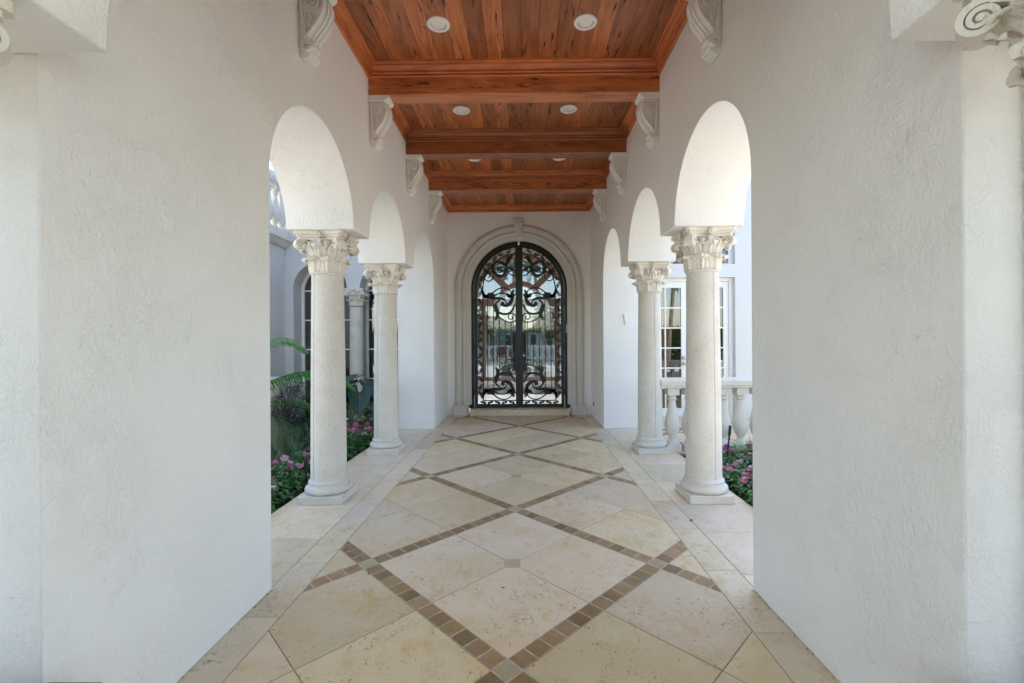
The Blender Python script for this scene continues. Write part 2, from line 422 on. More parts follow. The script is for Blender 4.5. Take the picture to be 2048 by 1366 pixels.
structure(soil_sheet(-4.6, -1.9, 2.86, 8.2).build('garden_bed', M['soil'], smooth=60))
structure(soil_sheet(1.9, 4.3, 2.86, 5.46).build('garden_bed', M['soil'], smooth=60))

for sx in (-1, 1):  # unseen dark sheets added to cut bounce light on the front piers
    xs = sorted((sx*1.95, sx*7.5)); mb = MB(); mb.add([(xs[0], -4, -.02), (xs[1], -4, -.02), (xs[1], 1.25, -.02), (xs[0], 1.25, -.02)], [(0, 1, 2, 3)])
    structure(mb.build('front_light_absorber', M['absorber_dark']))
# ------------------------------------------------------------------ floor paving
def clip(poly, rect):
    x0, x1, y0, y1 = rect
    for ax, lim, sg in ((0, x0, 1), (0, x1, -1), (1, y0, 1), (1, y1, -1)):
        out = []
        for i in range(len(poly)):
            a, b = poly[i-1], poly[i]; da, db = (a[ax]-lim)*sg, (b[ax]-lim)*sg
            if da*db < 0:
                t = da/(da-db); out.append((a[0]+(b[0]-a[0])*t, a[1]+(b[1]-a[1])*t))
            if db >= 0: out.append(b)
        poly = out
        if len(poly) < 3: return []
    return poly
def shrink(poly, d):
    n = len(poly); area = sum(poly[i-1][0]*poly[i][1]-poly[i][0]*poly[i-1][1] for i in range(n))/2
    if abs(area) < 4e-4: return []
    if area < 0: poly = poly[::-1]
    p2 = []
    for p in poly:
        if not p2 or math.hypot(p[0]-p2[-1][0], p[1]-p2[-1][1]) > 1e-4: p2.append(p)
    if math.hypot(p2[0][0]-p2[-1][0], p2[0][1]-p2[-1][1]) < 1e-4: p2.pop()
    n = len(p2); out = []
    if n < 3: return []
    for i in range(n):
        a, b, c = p2[i-1], p2[i], p2[(i+1) % n]
        d1 = Vector((b[0]-a[0], b[1]-a[1])).normalized(); d2 = Vector((c[0]-b[0], c[1]-b[1])).normalized()
        n1 = Vector((-d1.y, d1.x)); n2 = Vector((-d2.y, d2.x)); k = n1+n2
        den = max(.35, 1+n1.dot(n2)); q = Vector(b)+k*(d/den)
        out.append((q.x, q.y))
    return out
fl = MB()
rt = random.Random(11)
def tile(poly, mi, rect=None, gap=.0016, z=0.):
    if rect: poly = clip(poly, rect)
    if not poly: return
    poly = shrink(poly, gap)
    if not poly: return
    # slightly eased arris so that joints catch the light
    inner = shrink(poly, .0022)
    t = (rt.random(), rt.random(), rt.random()); n = len(poly)
    z += rt.uniform(-.0004, .0004)
    if len(inner) == n:
        vs = [(p[0], p[1], z-.006) for p in poly]+[(p[0], p[1], z-.0016) for p in poly]+[(p[0], p[1], z) for p in inner]
        fs = [(i, (i+1) % n, n+(i+1) % n, n+i) for i in range(n)]+[(n+i, n+(i+1) % n, 2*n+(i+1) % n, 2*n+i) for i in range(n)]+[tuple(range(2*n, 3*n))]
        fl.add(vs, fs, mi, t)
    else: fl.prism(poly, 'z', z-.006, z, mi, t)
FX = 1.132; Y0, Y1 = -1.2, END-.02
HA, HB = .88, .9005; Ln = math.hypot(HA, HB); W = .095/Ln
def lat(p, q): return ((p-q)*HA, 1.868+(p+q)*HB)
rect = (-FX, FX, Y0, Y1)
def cell(p0, p1, q0, q1, mi): tile([lat(p0, q0), lat(p1, q0), lat(p1, q1), lat(p0, q1)], mi, rect, .0028 if mi else .0023)
for i in range(-4, 6):
    for j in range(-4, 6):
        cell(i-W/2, i+W/2, j-W/2, j+W/2, 2)                                   # node square
        nt_ = 12; s0, s1 = W/2, 1-W/2
        for k in range(nt_):
            a = s0+(s1-s0)*k/nt_; b = s0+(s1-s0)*(k+1)/nt_
            cell(i+a, i+b, j-W/2, j+W/2, 1); cell(i-W/2, i+W/2, j+a, j+b, 1)
        for a0, a1 in ((W/2, .5), (.5, 1-W/2)):
            for b0, b1 in ((W/2, .5), (.5, 1-W/2)): cell(i+a0, i+a1, j+b0, j+b1, 0)
        cx, cy = lat(i+.5, j+.5)
        if abs(cx) < .1 and Y0 < cy < Y1:
            tile([(cx-.05, cy-.055), (cx+.05, cy-.055), (cx+.05, cy+.055), (cx-.05, cy+.055)], 3, None, .0, .0013)
for i in range(-4, 6):
    for j in range(-4, 6):
        for q in ([lat(i, j-W/2), lat(i+1, j-W/2), lat(i+1, j+W/2), lat(i, j+W/2)], [lat(i-W/2, j+W/2), lat(i+W/2, j+W/2), lat(i+W/2, j+1-W/2), lat(i-W/2, j+1-W/2)]):
            pq = shrink(clip(q, rect), .0006) if len(clip(q, rect)) > 2 else []
            if pq: fl.prism(pq, 'z', -.0021, -.0009, 5)
for sx in (-1, 1):
    y = Y0-.1*(sx+1)
    while y < Y1:
        l = .57+rt.uniform(-.02, .05); xs = sorted((sx*FX, sx*1.325))
        tile([(xs[0], max(y, Y0)), (xs[1], max(y, Y0)), (xs[1], min(y+l, Y1)), (xs[0], min(y+l, Y1))], 4); y += l
    y = Y0-.3
    while y < Y1:
        l = .58+rt.uniform(-.03, .05); xs = sorted((sx*1.325, sx*1.925))
        tile([(xs[0], max(y, Y0)), (xs[1], max(y, Y0)), (xs[1], min(y+l, Y1)), (xs[0], min(y+l, Y1))], 4, None, .002); y += l
# terrace paving behind the right balustrade
yy = 5.47
rect2 = (1.93, 4.3, 5.47, 8.3)
for i in range(-2, 12):
    for j in range(-6, 8):
        def l2(p, q): return (2.3+(p-q)*HA, 5.0+(p+q)*HB)
        def c2(p0, p1, q0, q1, mi): tile([l2(p0, q0), l2(p1, q0), l2(p1, q1), l2(p0, q1)], mi, rect2)
        c2(i+W/2, i+1-W/2, j+W/2, j+1-W/2, 0)
        for k in range(4):
            c2(i+W/2+(1-W)*k/4, i+W/2+(1-W)*(k+1)/4, j-W/2, j+W/2, 1); c2(i-W/2, i+W/2, j+W/2+(1-W)*k/4, j+W/2+(1-W)*(k+1)/4, 1)
floor_o = structure(fl.build('floor', [M['trav'], M['mosaic'], M['node'], M['inset'], M['trav_pale'], M['pale_grout']], attr='tile'))
mb = MB()
mb.box(-1.925, 1.925, Y0, END+.1, -.115, -.0022); mb.box(1.9255, 4.3, 5.465, 8.3, -.115, -.0022)
structure(mb.build('floor_bed', M['grout']))

mb = MB(); mb.add([(4.305, 2.87, -.004), (13, 2.87, -.004), (13, 14, -.004), (4.305, 14, -.004)], [(0, 1, 2, 3)]); structure(mb.build('side_bounce_sheet', M['bounce_sheet']))  # unseen sunlit sheet added to bounce light through the right arches

# ------------------------------------------------------------------ arcade walls
def arcade_profile():
    p = [(PIER[0], 0), (PIER[1], 0)]
    def ar(y0, y1, n=28):
        c = (y0+y1)/2; r = (y1-y0)/2; return [(c-r*math.cos(PI*k/n), IMP-.015+r*math.sin(PI*k/n)) for k in range(n+1)]
    p += ar(PIER[1], BLK[0][0])[:-1] + [(BLK[0][0], IMP-.015)] + [(BLK[0][0], IMP-.0), (BLK[0][1], IMP)]
    p.pop(-3)
    p += ar(BLK[0][1], BLK[1][0])[1:-1] + [(BLK[1][0], IMP), (BLK[1][1], IMP)]
    p += ar(BLK[1][1], PIER3)[1:] + [(PIER3, 0), (END, 0), (END, WALLTOP), (PIER[0], WALLTOP)]
    return p
for sx, side in ((-1, 'left'), (1, 'right')):
    mb = MB(); xs = sorted((sx*WX, sx*WT)); mb.prism(arcade_profile(), 'x', xs[0], xs[1])
    o = mb.build('arcade_wall', M['stucco'], smooth=35, bevel=.007, seg=2)
    tag(o, 'white stucco arcade wall with three arches along the %s side of the walkway' % side, 'wall', 'arcade walls flanking the walkway')
# front arch that the camera looks through
mb = MB()
n = 40
p = [(-2.4, 2.18), (-1.105, 2.18)] + [(-1.105*math.cos(PI*k/n), 2.18+1.105*math.sin(PI*k/n)) for k in range(1, n)] + [(1.105, 2.18), (2.4, 2.18), (2.4, WALLTOP+.02), (-2.4, WALLTOP+.02)]
mb.prism(p, 'y', .76, 1.287)
tag(mb.build('front_arch', M['stucco'], smooth=35, bevel=.009, seg=2), 'white stucco front arch whose springing blocks show at the top corners', 'arch')
mb = MB(); mb.box(1.472, 1.8, 1.262, 1.288, 0, 2.179)
tag(mb.build('wall_pilaster', M['stucco'], bevel=.008), 'flat stucco strip on the pier face at the far right edge', 'pilaster')
# roof slab over the porch, plus an unseen canopy added to shade the front
mb = MB(); mb.box(-6.5, 6.5, -7.5, .74, WALLTOP+.025, WALLTOP+.2); mb.box(-2.0, 2.0, .74, END-.002, WALLTOP+.025, WALLTOP+.2)
tag(mb.build('roof_and_canopy', M['smooth_white']), 'flat porch roof slab above the wooden ceiling, with an added canopy shading the front', 'roof')

# ------------------------------------------------------------------ columns
def leaf_mesh(r0, z0, h, out, width, lobes=4, nu=12, nv=22):
    prof = catmull([(r0, z0), (r0+.006, z0+.4*h), (r0+.18*out, z0+.72*h), (r0+.55*out, z0+.95*h), (r0+.9*out, z0+1.0*h), (r0+1.06*out, z0+.9*h), (r0+.98*out, z0+.78*h)], 6)
    mb = MB(); vs = []; m = len(prof)
    for i, (r, z) in enumerate(prof):
        v = i/(m-1)
        w = width*(.80+.25*math.sin(PI*min(v*1.15, 1))) * (1 if v < .72 else max(.28, 1-(v-.72)*2.4))
        w *= 1-.16*abs(math.sin(lobes*PI*v))**.5*(.4+.6*v)
        for k in range(nu+1):
            u = -1+2*k/nu
            rr = r + .010*(1-abs(u))**2 - .016*u*u*(1+.4*math.sin(lobes*PI*v)) + .0065*math.cos(u*PI*3.0)*(1-v*.4)
            zz = z - .012*u*u*v
            vs.append((rr, w*u, zz))
    mb.add(vs, [(i*(nu+1)+k, i*(nu+1)+k+1, (i+1)*(nu+1)+k+1, (i+1)*(nu+1)+k) for i in range(m-1) for k in range(nu)])
    return mb
def volute_mesh():
    mb = MB()
    stem = catmull([(.115, -.19), (.135, -.14), (.175, -.095), (.215, -.075)], 5)
    sp = spiral(.232, -.112, .040, .006, R(115), -2.1, 40)
    path = stem+sp
    n = len(path); w = [.020]*len(stem)+[.015-.007*i/len(sp) for i in range(len(sp))]
    mb.ribbon(path, w, -.036, .036)
    mb.prism([(.232+.036*math.cos(2*PI*k/18), -.112+.036*math.sin(2*PI*k/18)) for k in range(18)], 'y', -.016, .016)
    mb.prism([(.232+.008*math.cos(2*PI*k/10), -.112+.008*math.sin(2*PI*k/10)) for k in range(10)], 'y', -.041, .041)
    # small bud of the inner helix beside the volute stem
    for s in (-1, 1):
        sp2 = spiral(.168, -.118, .026, .005, R(30), 1.8, 26)
        mb.ribbon(sp2, .011, s*.078-.012, s*.078+.012)
    return mb
def abacus_mesh():
    mb = MB()
    def outline(half, dip, cut):
        pts = []
        for q in range(4):
            a = q*PI/2; c, s = math.cos(a), math.sin(a)
            for k in range(13):
                t = -1+2*k/12; y = t*(half-cut); x = half-dip*(1-t*t)
                pts.append((x*c-y*s, x*s+y*c))
        return pts
    for h, d, z0, z1 in ((.185, .035, -.072, -.048), (.196, .033, -.048, -.030), (.208, .030, -.030, 0)):
        mb.prism(outline(h, d, .022), 'z', z0, z1)
    return mb
def fleuron_mesh():
    mb = MB()
    for k in range(6):
        a = k*PI/3+PI/6
        cy, cz = .019*math.cos(a), -.035+.021*math.sin(a)
        pr = [(.002, -.012), (.009, -.008), (.012, 0), (.009, .008), (.003, .012)]
        vs = []; S = 8
        for i, (r, xx) in enumerate(pr):
            for q in range(S): vs.append((.196+xx, cy+r*math.cos(2*PI*q/S), cz+r*math.sin(2*PI*q/S)))
        mb.add(vs, [(i*S+q, i*S+(q+1) % S, (i+1)*S+(q+1) % S, (i+1)*S+q) for i in range(4) for q in range(S)]+[tuple(range(S)), tuple(range(4*S, 5*S))])
    S = 10; vs = []
    for i, (r, xx) in enumerate([(.003, -.01), (.010, 0), (.010, .01), (.004, .017)]):
        for q in range(S): vs.append((.198+xx, r*math.cos(2*PI*q/S), -.035+r*math.sin(2*PI*q/S)))
    mb.add(vs, [(i*S+q, i*S+(q+1) % S, (i+1)*S+(q+1) % S, (i+1)*S+q) for i in range(3) for q in range(S)]+[tuple(range(S)), tuple(range(3*S, 4*S))])
    # hanging leaf under the flower
    mb.prism([(-.014, -.058), (.014, -.058), (.020, -.085), (.010, -.115), (0, -.125), (-.010, -.115), (-.020, -.085)], 'x', .145, .176)
    return mb
LEAF = {}
def build_capital(parent, ztop, mat):
    """bell with acanthus leaves, corner volutes, abacus and flowers; total height .355"""
    mb = MB()
    mb.lathe([(.128, -.355), (.138, -.352), (.144, -.345), (.138, -.338), (.130, -.336), (.130, -.24), (.136, -.15), (.152, -.09), (.172, -.065)], seg=48)
    cap = mb.build('capital', mat, parent, (0, 0, ztop), smooth=40)
    first = not LEAF
    if first:
        LEAF['low'] = leaf_mesh(.128, -.335, .120, .056, .058)
        LEAF['up'] = leaf_mesh(.132, -.27, .158, .092, .058)
        LEAF['vol'] = volute_mesh(); LEAF['ab'] = abacus_mesh(); LEAF['fl'] = fleuron_mesh(); LEAF['obj'] = {}
    def sub(key, name, rot, smooth=40, solid=0., bevel=0.):
        if key not in LEAF['obj']:
            o = LEAF[key].build(name, mat, cap, rotz=rot, smooth=smooth, solid=solid, bevel=bevel); LEAF['obj'][key] = o
        else:
            o = LEAF['obj'][key].copy(); C.objects.link(o); o.parent = cap; o.rotation_euler = (0, 0, rot)
        return o
    for k in range(8): sub('low', 'acanthus_leaf', k*PI/4+PI/8, 60, .010)
    for k in range(8): sub('up', 'acanthus_leaf', k*PI/4, 60, .010)
    for k in range(4): sub('vol', 'volute', k*PI/2+PI/4, 40)
    sub('ab', 'abacus', 0, 30, 0, .003)
    for k in range(4): sub('fl', 'fleuron', k*PI/2, 50)
    return cap
def build_column(label, loc, ztop, seam_ang, group, rb=.147, rt_=.131, pedestal=0.):
    t = thing('stone_column', label, 'column', loc, 0, group)
    z = pedestal
    if pedestal:
        # pedestal block sized like the springing block above it
        sx = 1 if loc[0] > 0 else -1
        x = abs(loc[0])
        pl = [(1.11, .60), (1.11, 1.27), (1.275, 1.27), (1.30, 1.12), (1.7, 1.12), (1.7, .60)]
        mb = MB(); mb.prism([(sx*(a-x), b-loc[1]) for a, b in pl], 'z', 0, pedestal); mb.build('pedestal', M['ped_stone'], t, bevel=.01)
    mb = MB(); mb.box(-.185, .185, -.19, .19, z, z+.068); mb.build('plinth', M['stone'], t, bevel=.006)
    mb = MB()
    prof = [(.150, .068), (.178, .070), (.190, .082), (.194, .097), (.190, .112), (.178, .124), (.168, .127), (.166, .133), (.160, .139), (.158, .146), (.163, .150), (.166, .157), (.163, .165), (.156, .170), (.151, .177), (.149, .186)]
    mb.lathe([(r, z+q) for r, q in prof], seg=64); mb.build('base', M['stone'], t, smooth=50)
    mb = MB(); S = 72; z0 = z+.186; z1 = ztop-.355; vs = []; rows = 16
    for i in range(rows+1):
        v = i/rows; r = rb+(rt_-rb)*(v**1.3)
        for k in range(S):
            a = 2*PI*k/S+seam_ang; rr = r-(.0022 if k == 0 else -.0008 if k in (1, S-1) else 0)
            vs.append((rr*math.cos(a), rr*math.sin(a), z0+(z1-z0)*v))
    mb.add(vs, [(i*S+k, i*S+(k+1) % S, (i+1)*S+(k+1) % S, (i+1)*S+k) for i in range(rows) for k in range(S)]+[tuple(range(S))[::-1], tuple(range(rows*S, rows*S+S))])
    o = mb.build('shaft', M['stone'], t, smooth=60)
    # the mould seam: a fine mortar line running up the shaft
    mb = MB(); vs = []
    for i in range(rows+1):
        v = i/rows; r = rb+(rt_-rb)*(v**1.3); x = math.sin(i*2.1)*.0008
        for dx, dr in ((-.0022, -.004), (-.0012, .0004), (.0012, .0004), (.0022, -.004)):
            a = seam_ang+(dx+x)/r; vs.append(((r+dr)*math.cos(a), (r+dr)*math.sin(a), z0+(z1-z0)*v))
    mb.add(vs, [(i*4+k, i*4+k+1, (i+1)*4+k+1, (i+1)*4+k) for i in range(rows) for k in range(3)])
    mb.build('seam', M['stone_seam'], o, smooth=60)
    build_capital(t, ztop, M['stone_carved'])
    return t
cg = 'cast stone columns of the arcade'
build_column('nearer stone column on the left, pink flowers beside its base', (-COLX, COLY[0], 0), IMP, R(-122), cg)
build_column('farther stone column on the left, beside the elephant ear plant', (-COLX, COLY[1], 0), IMP, R(-118), cg)
build_column('nearer stone column on the right, standing in front of the white glazed doors', (COLX, COLY[0], 0), IMP, R(-72), cg)
build_column('farther stone column on the right, where the stone balustrade begins', (COLX, COLY[1], 0), IMP, R(-80), cg)
cg = 'front arch columns at the picture corners'
build_column('stone column under the front arch, its capital at the upper left corner', (-1.36, .90, 0), 2.179, R(90), cg, pedestal=.402)
build_column('stone column under the front arch, its capital at the upper right corner', (1.29, .89, 0), 2.179, R(90), cg, pedestal=.402)

# ------------------------------------------------------------------ ceiling, beams, lights, corbels
BY = [(2.79, 2.965), (4.093, 4.266), (5.40, 5.57), (6.70, 6.86)]
ceil = thing('plank_ceiling', 'pecky red-brown plank ceiling with crown moulding round each bay', 'ceiling', (0, 0, CEIL))
mb = MB(); mb.box(-WX-.02, WX+.02, 1.28, END+.01, .0, .03); mb.build('planking', M['plank'], ceil)
def crown_profile(z0=CRN, z1=CEIL):
    # (distance from wall, height)
    h = z1-z0
    return [(0, z0), (.020, z0), (.026, z0+.005), (.027, z0+.011), (.022, z0+.016), (.014, z0+.018), (.014, z0+.023), (.030, z0+.024), (.036, z0+.029), (.037, z0+.036), (.031, z0+.041), (.026, z0+.043), (.028, z0+.052), (.036, z0+.065), (.050, z0+.076), (.068, z0+.082), (.068, z0+.087), (.084, z0+.088), (.092, z0+.094), (.094, z0+.101), (.094, z1), (0, z1)]
def sweep_crown_x(mb, y, dirn, x0, x1, zoff):
    """along x, on a face at y, projecting to dirn; mitred 45 deg at both ends"""
    pr = crown_profile(); vs = []
    for d, z in pr: vs.append((x0+d, y+dirn*d, z-zoff))
    for d, z in pr: vs.append((x1-d, y+dirn*d, z-zoff))
    n = len(pr); mb.add(vs, [(i, (i+1) % n, n+(i+1) % n, n+i) for i in range(n)]+[tuple(range(n)), tuple(range(n, 2*n))[::-1]])
def sweep_crown_y(mb, x, dirn, y0, y1, zoff):
    pr = crown_profile(); vs = []
    for d, z in pr: vs.append((x+dirn*d, y0+d, z-zoff))
    for d, z in pr: vs.append((x+dirn*d, y1-d, z-zoff))
    n = len(pr); mb.add(vs, [(i, (i+1) % n, n+(i+1) % n, n+i) for i in range(n)]+[tuple(range(n)), tuple(range(n, 2*n))[::-1]])
bays = [(1.30, BY[0][0])]+[(BY[i][1], BY[i+1][0]) for i in range(3)]+[(BY[3][1], END)]
for k, (a, b) in enumerate(bays):
    for s in (-1, 1):
        mb = MB(); sweep_crown_y(mb, s*WX, -s, a, b, CEIL); mb.build('crown_moulding', M['crown_y'], ceil, smooth=25)
mb = MB(); sweep_crown_x(mb, END, -1, -WX, WX, CEIL); mb.build('crown_moulding', M['crown_x'], ceil, smooth=25)
bl = ['wooden ceiling beam nearest the camera, cut off by the top edge', 'thick wooden ceiling beam, first one seen whole from the camera', 'wooden ceiling beam in the middle of the walkway, second seen whole', 'farthest wooden ceiling beam, nearest the iron door']
for k, (a, b) in enumerate(BY):
    t = thing('ceiling_beam', bl[k], 'beam', (0, a, BEAMB), 0, 'wooden beams across the ceiling')
    mb = MB(); mb.box(-WX-.005, WX+.005, 0, b-a, 0, CEIL-BEAMB); mb.build('timber', M['beam'], t, bevel=.004)
    for y, d in ((0, -1), (b-a, 1)):
        mb = MB(); sweep_crown_x(mb, y, d, -WX, WX, BEAMB); mb.build('crown_moulding', M['crown_x'], t, smooth=25)
lg = 'round recessed ceiling lights'
def ceil_light(x, y, label):
    t = thing('ceiling_light', label, 'ceiling light', (x, y, CEIL), 0, lg)
    mb = MB(); mb.lathe([(.060, .012), (.061, -.006), (.064, -.012), (.078, -.012), (.090, -.005), (.092, .002)], seg=40, cap=False); mb.build('trim_ring', M['light_trim'], t, smooth=40)
    mb = MB(); mb.lathe([(.0595, .008), (.0595, .001), (.05, -.002), (.01, -.004)], seg=40); mb.build('lens', M['light_lens'], t, smooth=40)
for y, w in ((3.56, 'nearest bay'), (4.89, 'second bay'), (6.18, 'third bay, half hidden by the beam')):
    for s, sd in ((-1, 'left'), (1, 'right')):
        ceil_light(s*.576, y, 'white recessed ceiling light in the %s, %s of centre' % (w, sd))
# corbels
def corbel_proto(label):
    t = thing('corbel', label, 'corbel', (0, 0, 0), 0, 'carved stone corbels under the beams')
    mb = MB()   # local: x = projection from wall, y = along corridor, z down from the beam
    mb.prism([(0, -.052), (.135, -.052), (.150, -.040), (.160, -.036), (.175, -.030), (.185, -.012), (.185, 0), (0, 0)], 'y', -.083, .083)
    mb.build('slab', M['stone_corbel'], t, smooth=30, bevel=.003)
    mb = MB()
    front = catmull([(.130, -.052), (.158, -.085), (.168, -.130), (.160, -.180), (.138, -.230), (.105, -.275), (.078, -.310), (.062, -.345)], 5)
    foot = catmull([(.062, -.345), (.080, -.355), (.088, -.378), (.078, -.402), (.068, -.418), (.066, -.438), (.050, -.455), (.022, -.462)], 4)[1:]
    poly = [(0, -.052)]+front+foot+[(0, -.45)]
    mb.prism([(x, z) for x, z in poly], 'y', -.055, .055)
    mb.build('scroll', M['stone_corbel'], t, smooth=35, bevel=.010, seg=3)
    # relief of the side faces: raised edge band curling into a spiral
    for s in (-1, 1):
        mb = MB(); ya, yb = sorted((s*.044, s*.078))
        edge = [(x-.012, z) for x, z in front[4:-2]][::-1]
        sp = spiral(.098, -.122, .052, .008, R(25), 1.9, 44)
        mb.ribbon(edge+sp[2:], [.013]*(len(edge))+[.012-.004*i/44 for i in range(len(sp)-2)], ya, yb)
        back = catmull([(.018, -.07), (.020, -.16), (.034, -.24), (.042, -.30), (.036, -.345)], 6); mb.ribbon(back, .012, ya, yb)
        mid = catmull([(.066, -.30), (.082, -.25), (.078, -.20), (.055, -.175), (.045, -.20), (.056, -.215)], 6); mb.ribbon(mid, .010, ya, yb)
        sp = spiral(.050, -.395, .028, .006, R(60), -1.6, 26); mb.ribbon(sp, .010, ya, yb)
        mb.build('side_relief', M['stone_corbel'], t, smooth=35, bevel=.003)
    # acanthus leaf on the curved front
    mb = MB()
    for u, wd in ((-.034, .018), (0, .026), (.034, .018)):
        off = [(x+.006-(.004 if u else 0), z) for x, z in front[2:-1]]
        mb.ribbon(off, .022, u-wd/2, u+wd/2)
    for q in range(3):
        vs = []; S = 10
        cx, cz, r = ((.075, -.372, .026), (.066, -.415, .020), (.048, -.447, .016))[q]
        pr = [(r*math.sin(PI*i/8), -math.cos(PI*i/8)*.052) for i in range(1, 8)]
        for rr, yy in pr:
            for k in range(S): vs.append((cx+rr*math.cos(2*PI*k/S), yy, cz+rr*math.sin(2*PI*k/S)))
        mb.add(vs, [(i*S+k, i*S+(k+1) % S, (i+1)*S+(k+1) % S, (i+1)*S+k) for i in range(6) for k in range(S)]+[tuple(range(S)), tuple(range(6*S, 7*S))])
    mb.build('front_leaf', M['stone_corbel'], t, smooth=50)
    return t
proto = None
cl = ['nearest the camera, cut by the top edge', 'under the first whole beam', 'under the middle beam', 'under the farthest beam']
for k, (a, b) in enumerate(BY):
    for s, sd in ((-1, 'left'), (1, 'right')):
        lab = 'carved stone corbel on the %s wall, %s' % (sd, cl[k])
        loc = (s*WX, (a+b)/2, BEAMB)
        if proto is None: proto = corbel_proto(lab); proto.location = loc
        else: copy_thing(proto, loc, 0 if s < 0 else PI, lab)

# ------------------------------------------------------------------ end wall and door surround
DC = 2.315; DR = .882                # springing height and radius of the door opening
mb = MB(); n = 40
p = [(-1.87, 0), (-DR-.06, 0), (-DR-.06, DC)] + [((DR+.06)*-math.cos(PI*k/n), DC+(DR+.06)*math.sin(PI*k/n)) for k in range(1, n)] + [(DR+.06, DC), (DR+.06, 0), (1.87, 0), (1.87, 9.6), (-1.87, 9.6)]
mb.prism(p, 'y', END, END+.34)
tag(mb.build('end_wall', M['stucco'], smooth=35), 'white stucco end wall around the arched iron door', 'wall')
sur = thing('door_surround', 'moulded pale limestone arch with keystone framing the iron door', 'door surround', (0, END, 0))
# profile: (radial offset from door edge, projection)
def surround_part(prof, name):
    mb = MB(); rows = []
    path = [('v', -1, z) for z in lerpl(.193, DC, 10)] + [('a', a, 0) for a in lerpl(PI, 0, 49)[1:-1]] + [('v', 1, z) for z in lerpl(DC, .193, 10)]
    vs = []
    for kind, a, z in path:
        for o_, pr in prof:
            r = DR+o_
            if kind == 'v': vs.append((a*r, -pr, z))
            else: vs.append((r*math.cos(a), -pr, DC+r*math.sin(a)))
    n = len(prof); m = len(path)
    mb.add(vs, [(i*n+k, i*n+(k+1) % n, (i+1)*n+(k+1) % n, (i+1)*n+k) for i in range(m-1) for k in range(n)]+[tuple(range(n)), tuple(range((m-1)*n, m*n))])
    return mb.build(name, M['limestone'], sur, smooth=28)
surround_part([(.002, -.05), (.002, .012), (.012, .022), (.085, .022), (.092, .016), (.098, .016), (.104, .028), (.118, .042), (.140, .046), (.152, .040), (.160, .026), (.163, .018), (.170, .018), (.176, .036), (.190, .056), (.215, .068), (.245, .070), (.270, .062), (.285, .048), (.290, .028), (.296, .026), (.300, .014), (.300, -.001), (.06, -.001)], 'moulding')
for s in (-1, 1):
    mb = MB(); xs = sorted((s*.962, s*1.212)); mb.box(xs[0], xs[1], -.085, -.001, 0, .192); mb.build('plinth', M['limestone'], sur, bevel=.006)
mb = MB()
vs = []
for z, w, d in ((3.26, .068, .075), (3.545, .092, .095), (3.548, .098, .105), (3.582, .102, .105)):
    vs += [(-w, -d, z), (w, -d, z), (w, 0, z), (-w, 0, z)]
mb.add(vs, [(4*i+k, 4*i+(k+1) % 4, 4*(i+1)+(k+1) % 4, 4*(i+1)+k) for i in range(3) for k in range(4)]+[(0, 1, 2, 3), (12, 13, 14, 15)])
mb.add([(-.045, -.096, 3.31), (.045, -.096, 3.31), (.064, -.112, 3.52), (-.064, -.112, 3.52), (-.05, -.07, 3.30), (.05, -.07, 3.30), (.07, -.09, 3.53), (-.07, -.09, 3.53)], [(0, 1, 2, 3), (0, 1, 5, 4), (1, 2, 6, 5), (2, 3, 7, 6), (3, 0, 4, 7)])
mb.build('keystone', M['limestone'], sur, bevel=.005)
# stone joints of the surround: shallow mortar lines
mb = MB()
for s in (-1, 1):
    for z in (1.22, DC+.06):
        for o_, pr in ((.104, .0445), (.19, .0685)):
            xs = sorted((s*(DR+o_+.01), s*(DR+o_+(.085 if o_ > .15 else .045)))); mb.box(xs[0], xs[1], -pr-.003, -pr+.02, z-.003, z+.003)
mb.build('mortar_joint', M['stone_seam'], sur)
mb = MB(); mb.box(-.905, .905, -.10, .34, 0.001, .113)
st = mb.build('door_step', M['trav_pale'], None, (0, END, 0), bevel=.006, attr='tile')
tag(st, 'pale travertine step below the iron door', 'step')

# ------------------------------------------------------------------ iron double door
DY = END+.09
door = thing('iron_door', 'black wrought iron double door with scrolled grilles under an arch', 'door', (0, DY, 0))
ZB = .116
mb = MB()    # fixed outer frame
def arch_band(mb, r0, r1, z0, y0, y1, n=44):
    pts = [(-r1, z0), (-r1, DC)]+[(r1*-math.cos(PI*k/n), DC+r1*math.sin(PI*k/n)) for k in range(1, n)]+[(r1, DC), (r1, z0), (r0, z0), (r0, DC)]+[(r0*math.cos(PI*k/n), DC+r0*math.sin(PI*k/n)) for k in range(1, n)]+[(-r0, DC), (-r0, z0)]
    mb.prism(pts, 'y', y0, y1)
arch_band(mb, .838, DR+.05, ZB, -.01, .13); mb.build('frame', M['iron_frame'], door, smooth=35)
SX = 1037.3    # the door's own drawing units: 1 unit = U metres
U = .00931
def dx(px): return (px-SX)*U
def dz(py): return 1.352+(683-py)*U
def c5(pts): return [(dx(940+a/8.035), dz(480+b/8.035)) for a, b in pts]
EYE = 480+1025/8.035+640+912/7.19
def c5f(pts): return [(dx(940+a/8.035), dz(EYE-(480+b/8.035))) for a, b in pts]
def taper(n, a, b): return [a+(b-a)*i/(n-1) for i in range(n)]
def bulge(n, w0, w1): return [w0+(w1-w0)*math.sin(PI*i/(n-1)) for i in range(n)]
def leaf_blob(mb, pts, w, y0, y1, f, lobes=5):
    """an iron acanthus leaf: a widening bar with notched edges"""
    path = catmull(f(pts), 9); n = len(path)
    ws = [1.35*w*(.35+.75*math.sin(PI*min(1, (i/(n-1))*.85+.12)))*(1-.38*abs(math.sin(lobes*PI*i/(n-1)))) for i in range(n)]
    mb.ribbon(path, ws, y0, y1)
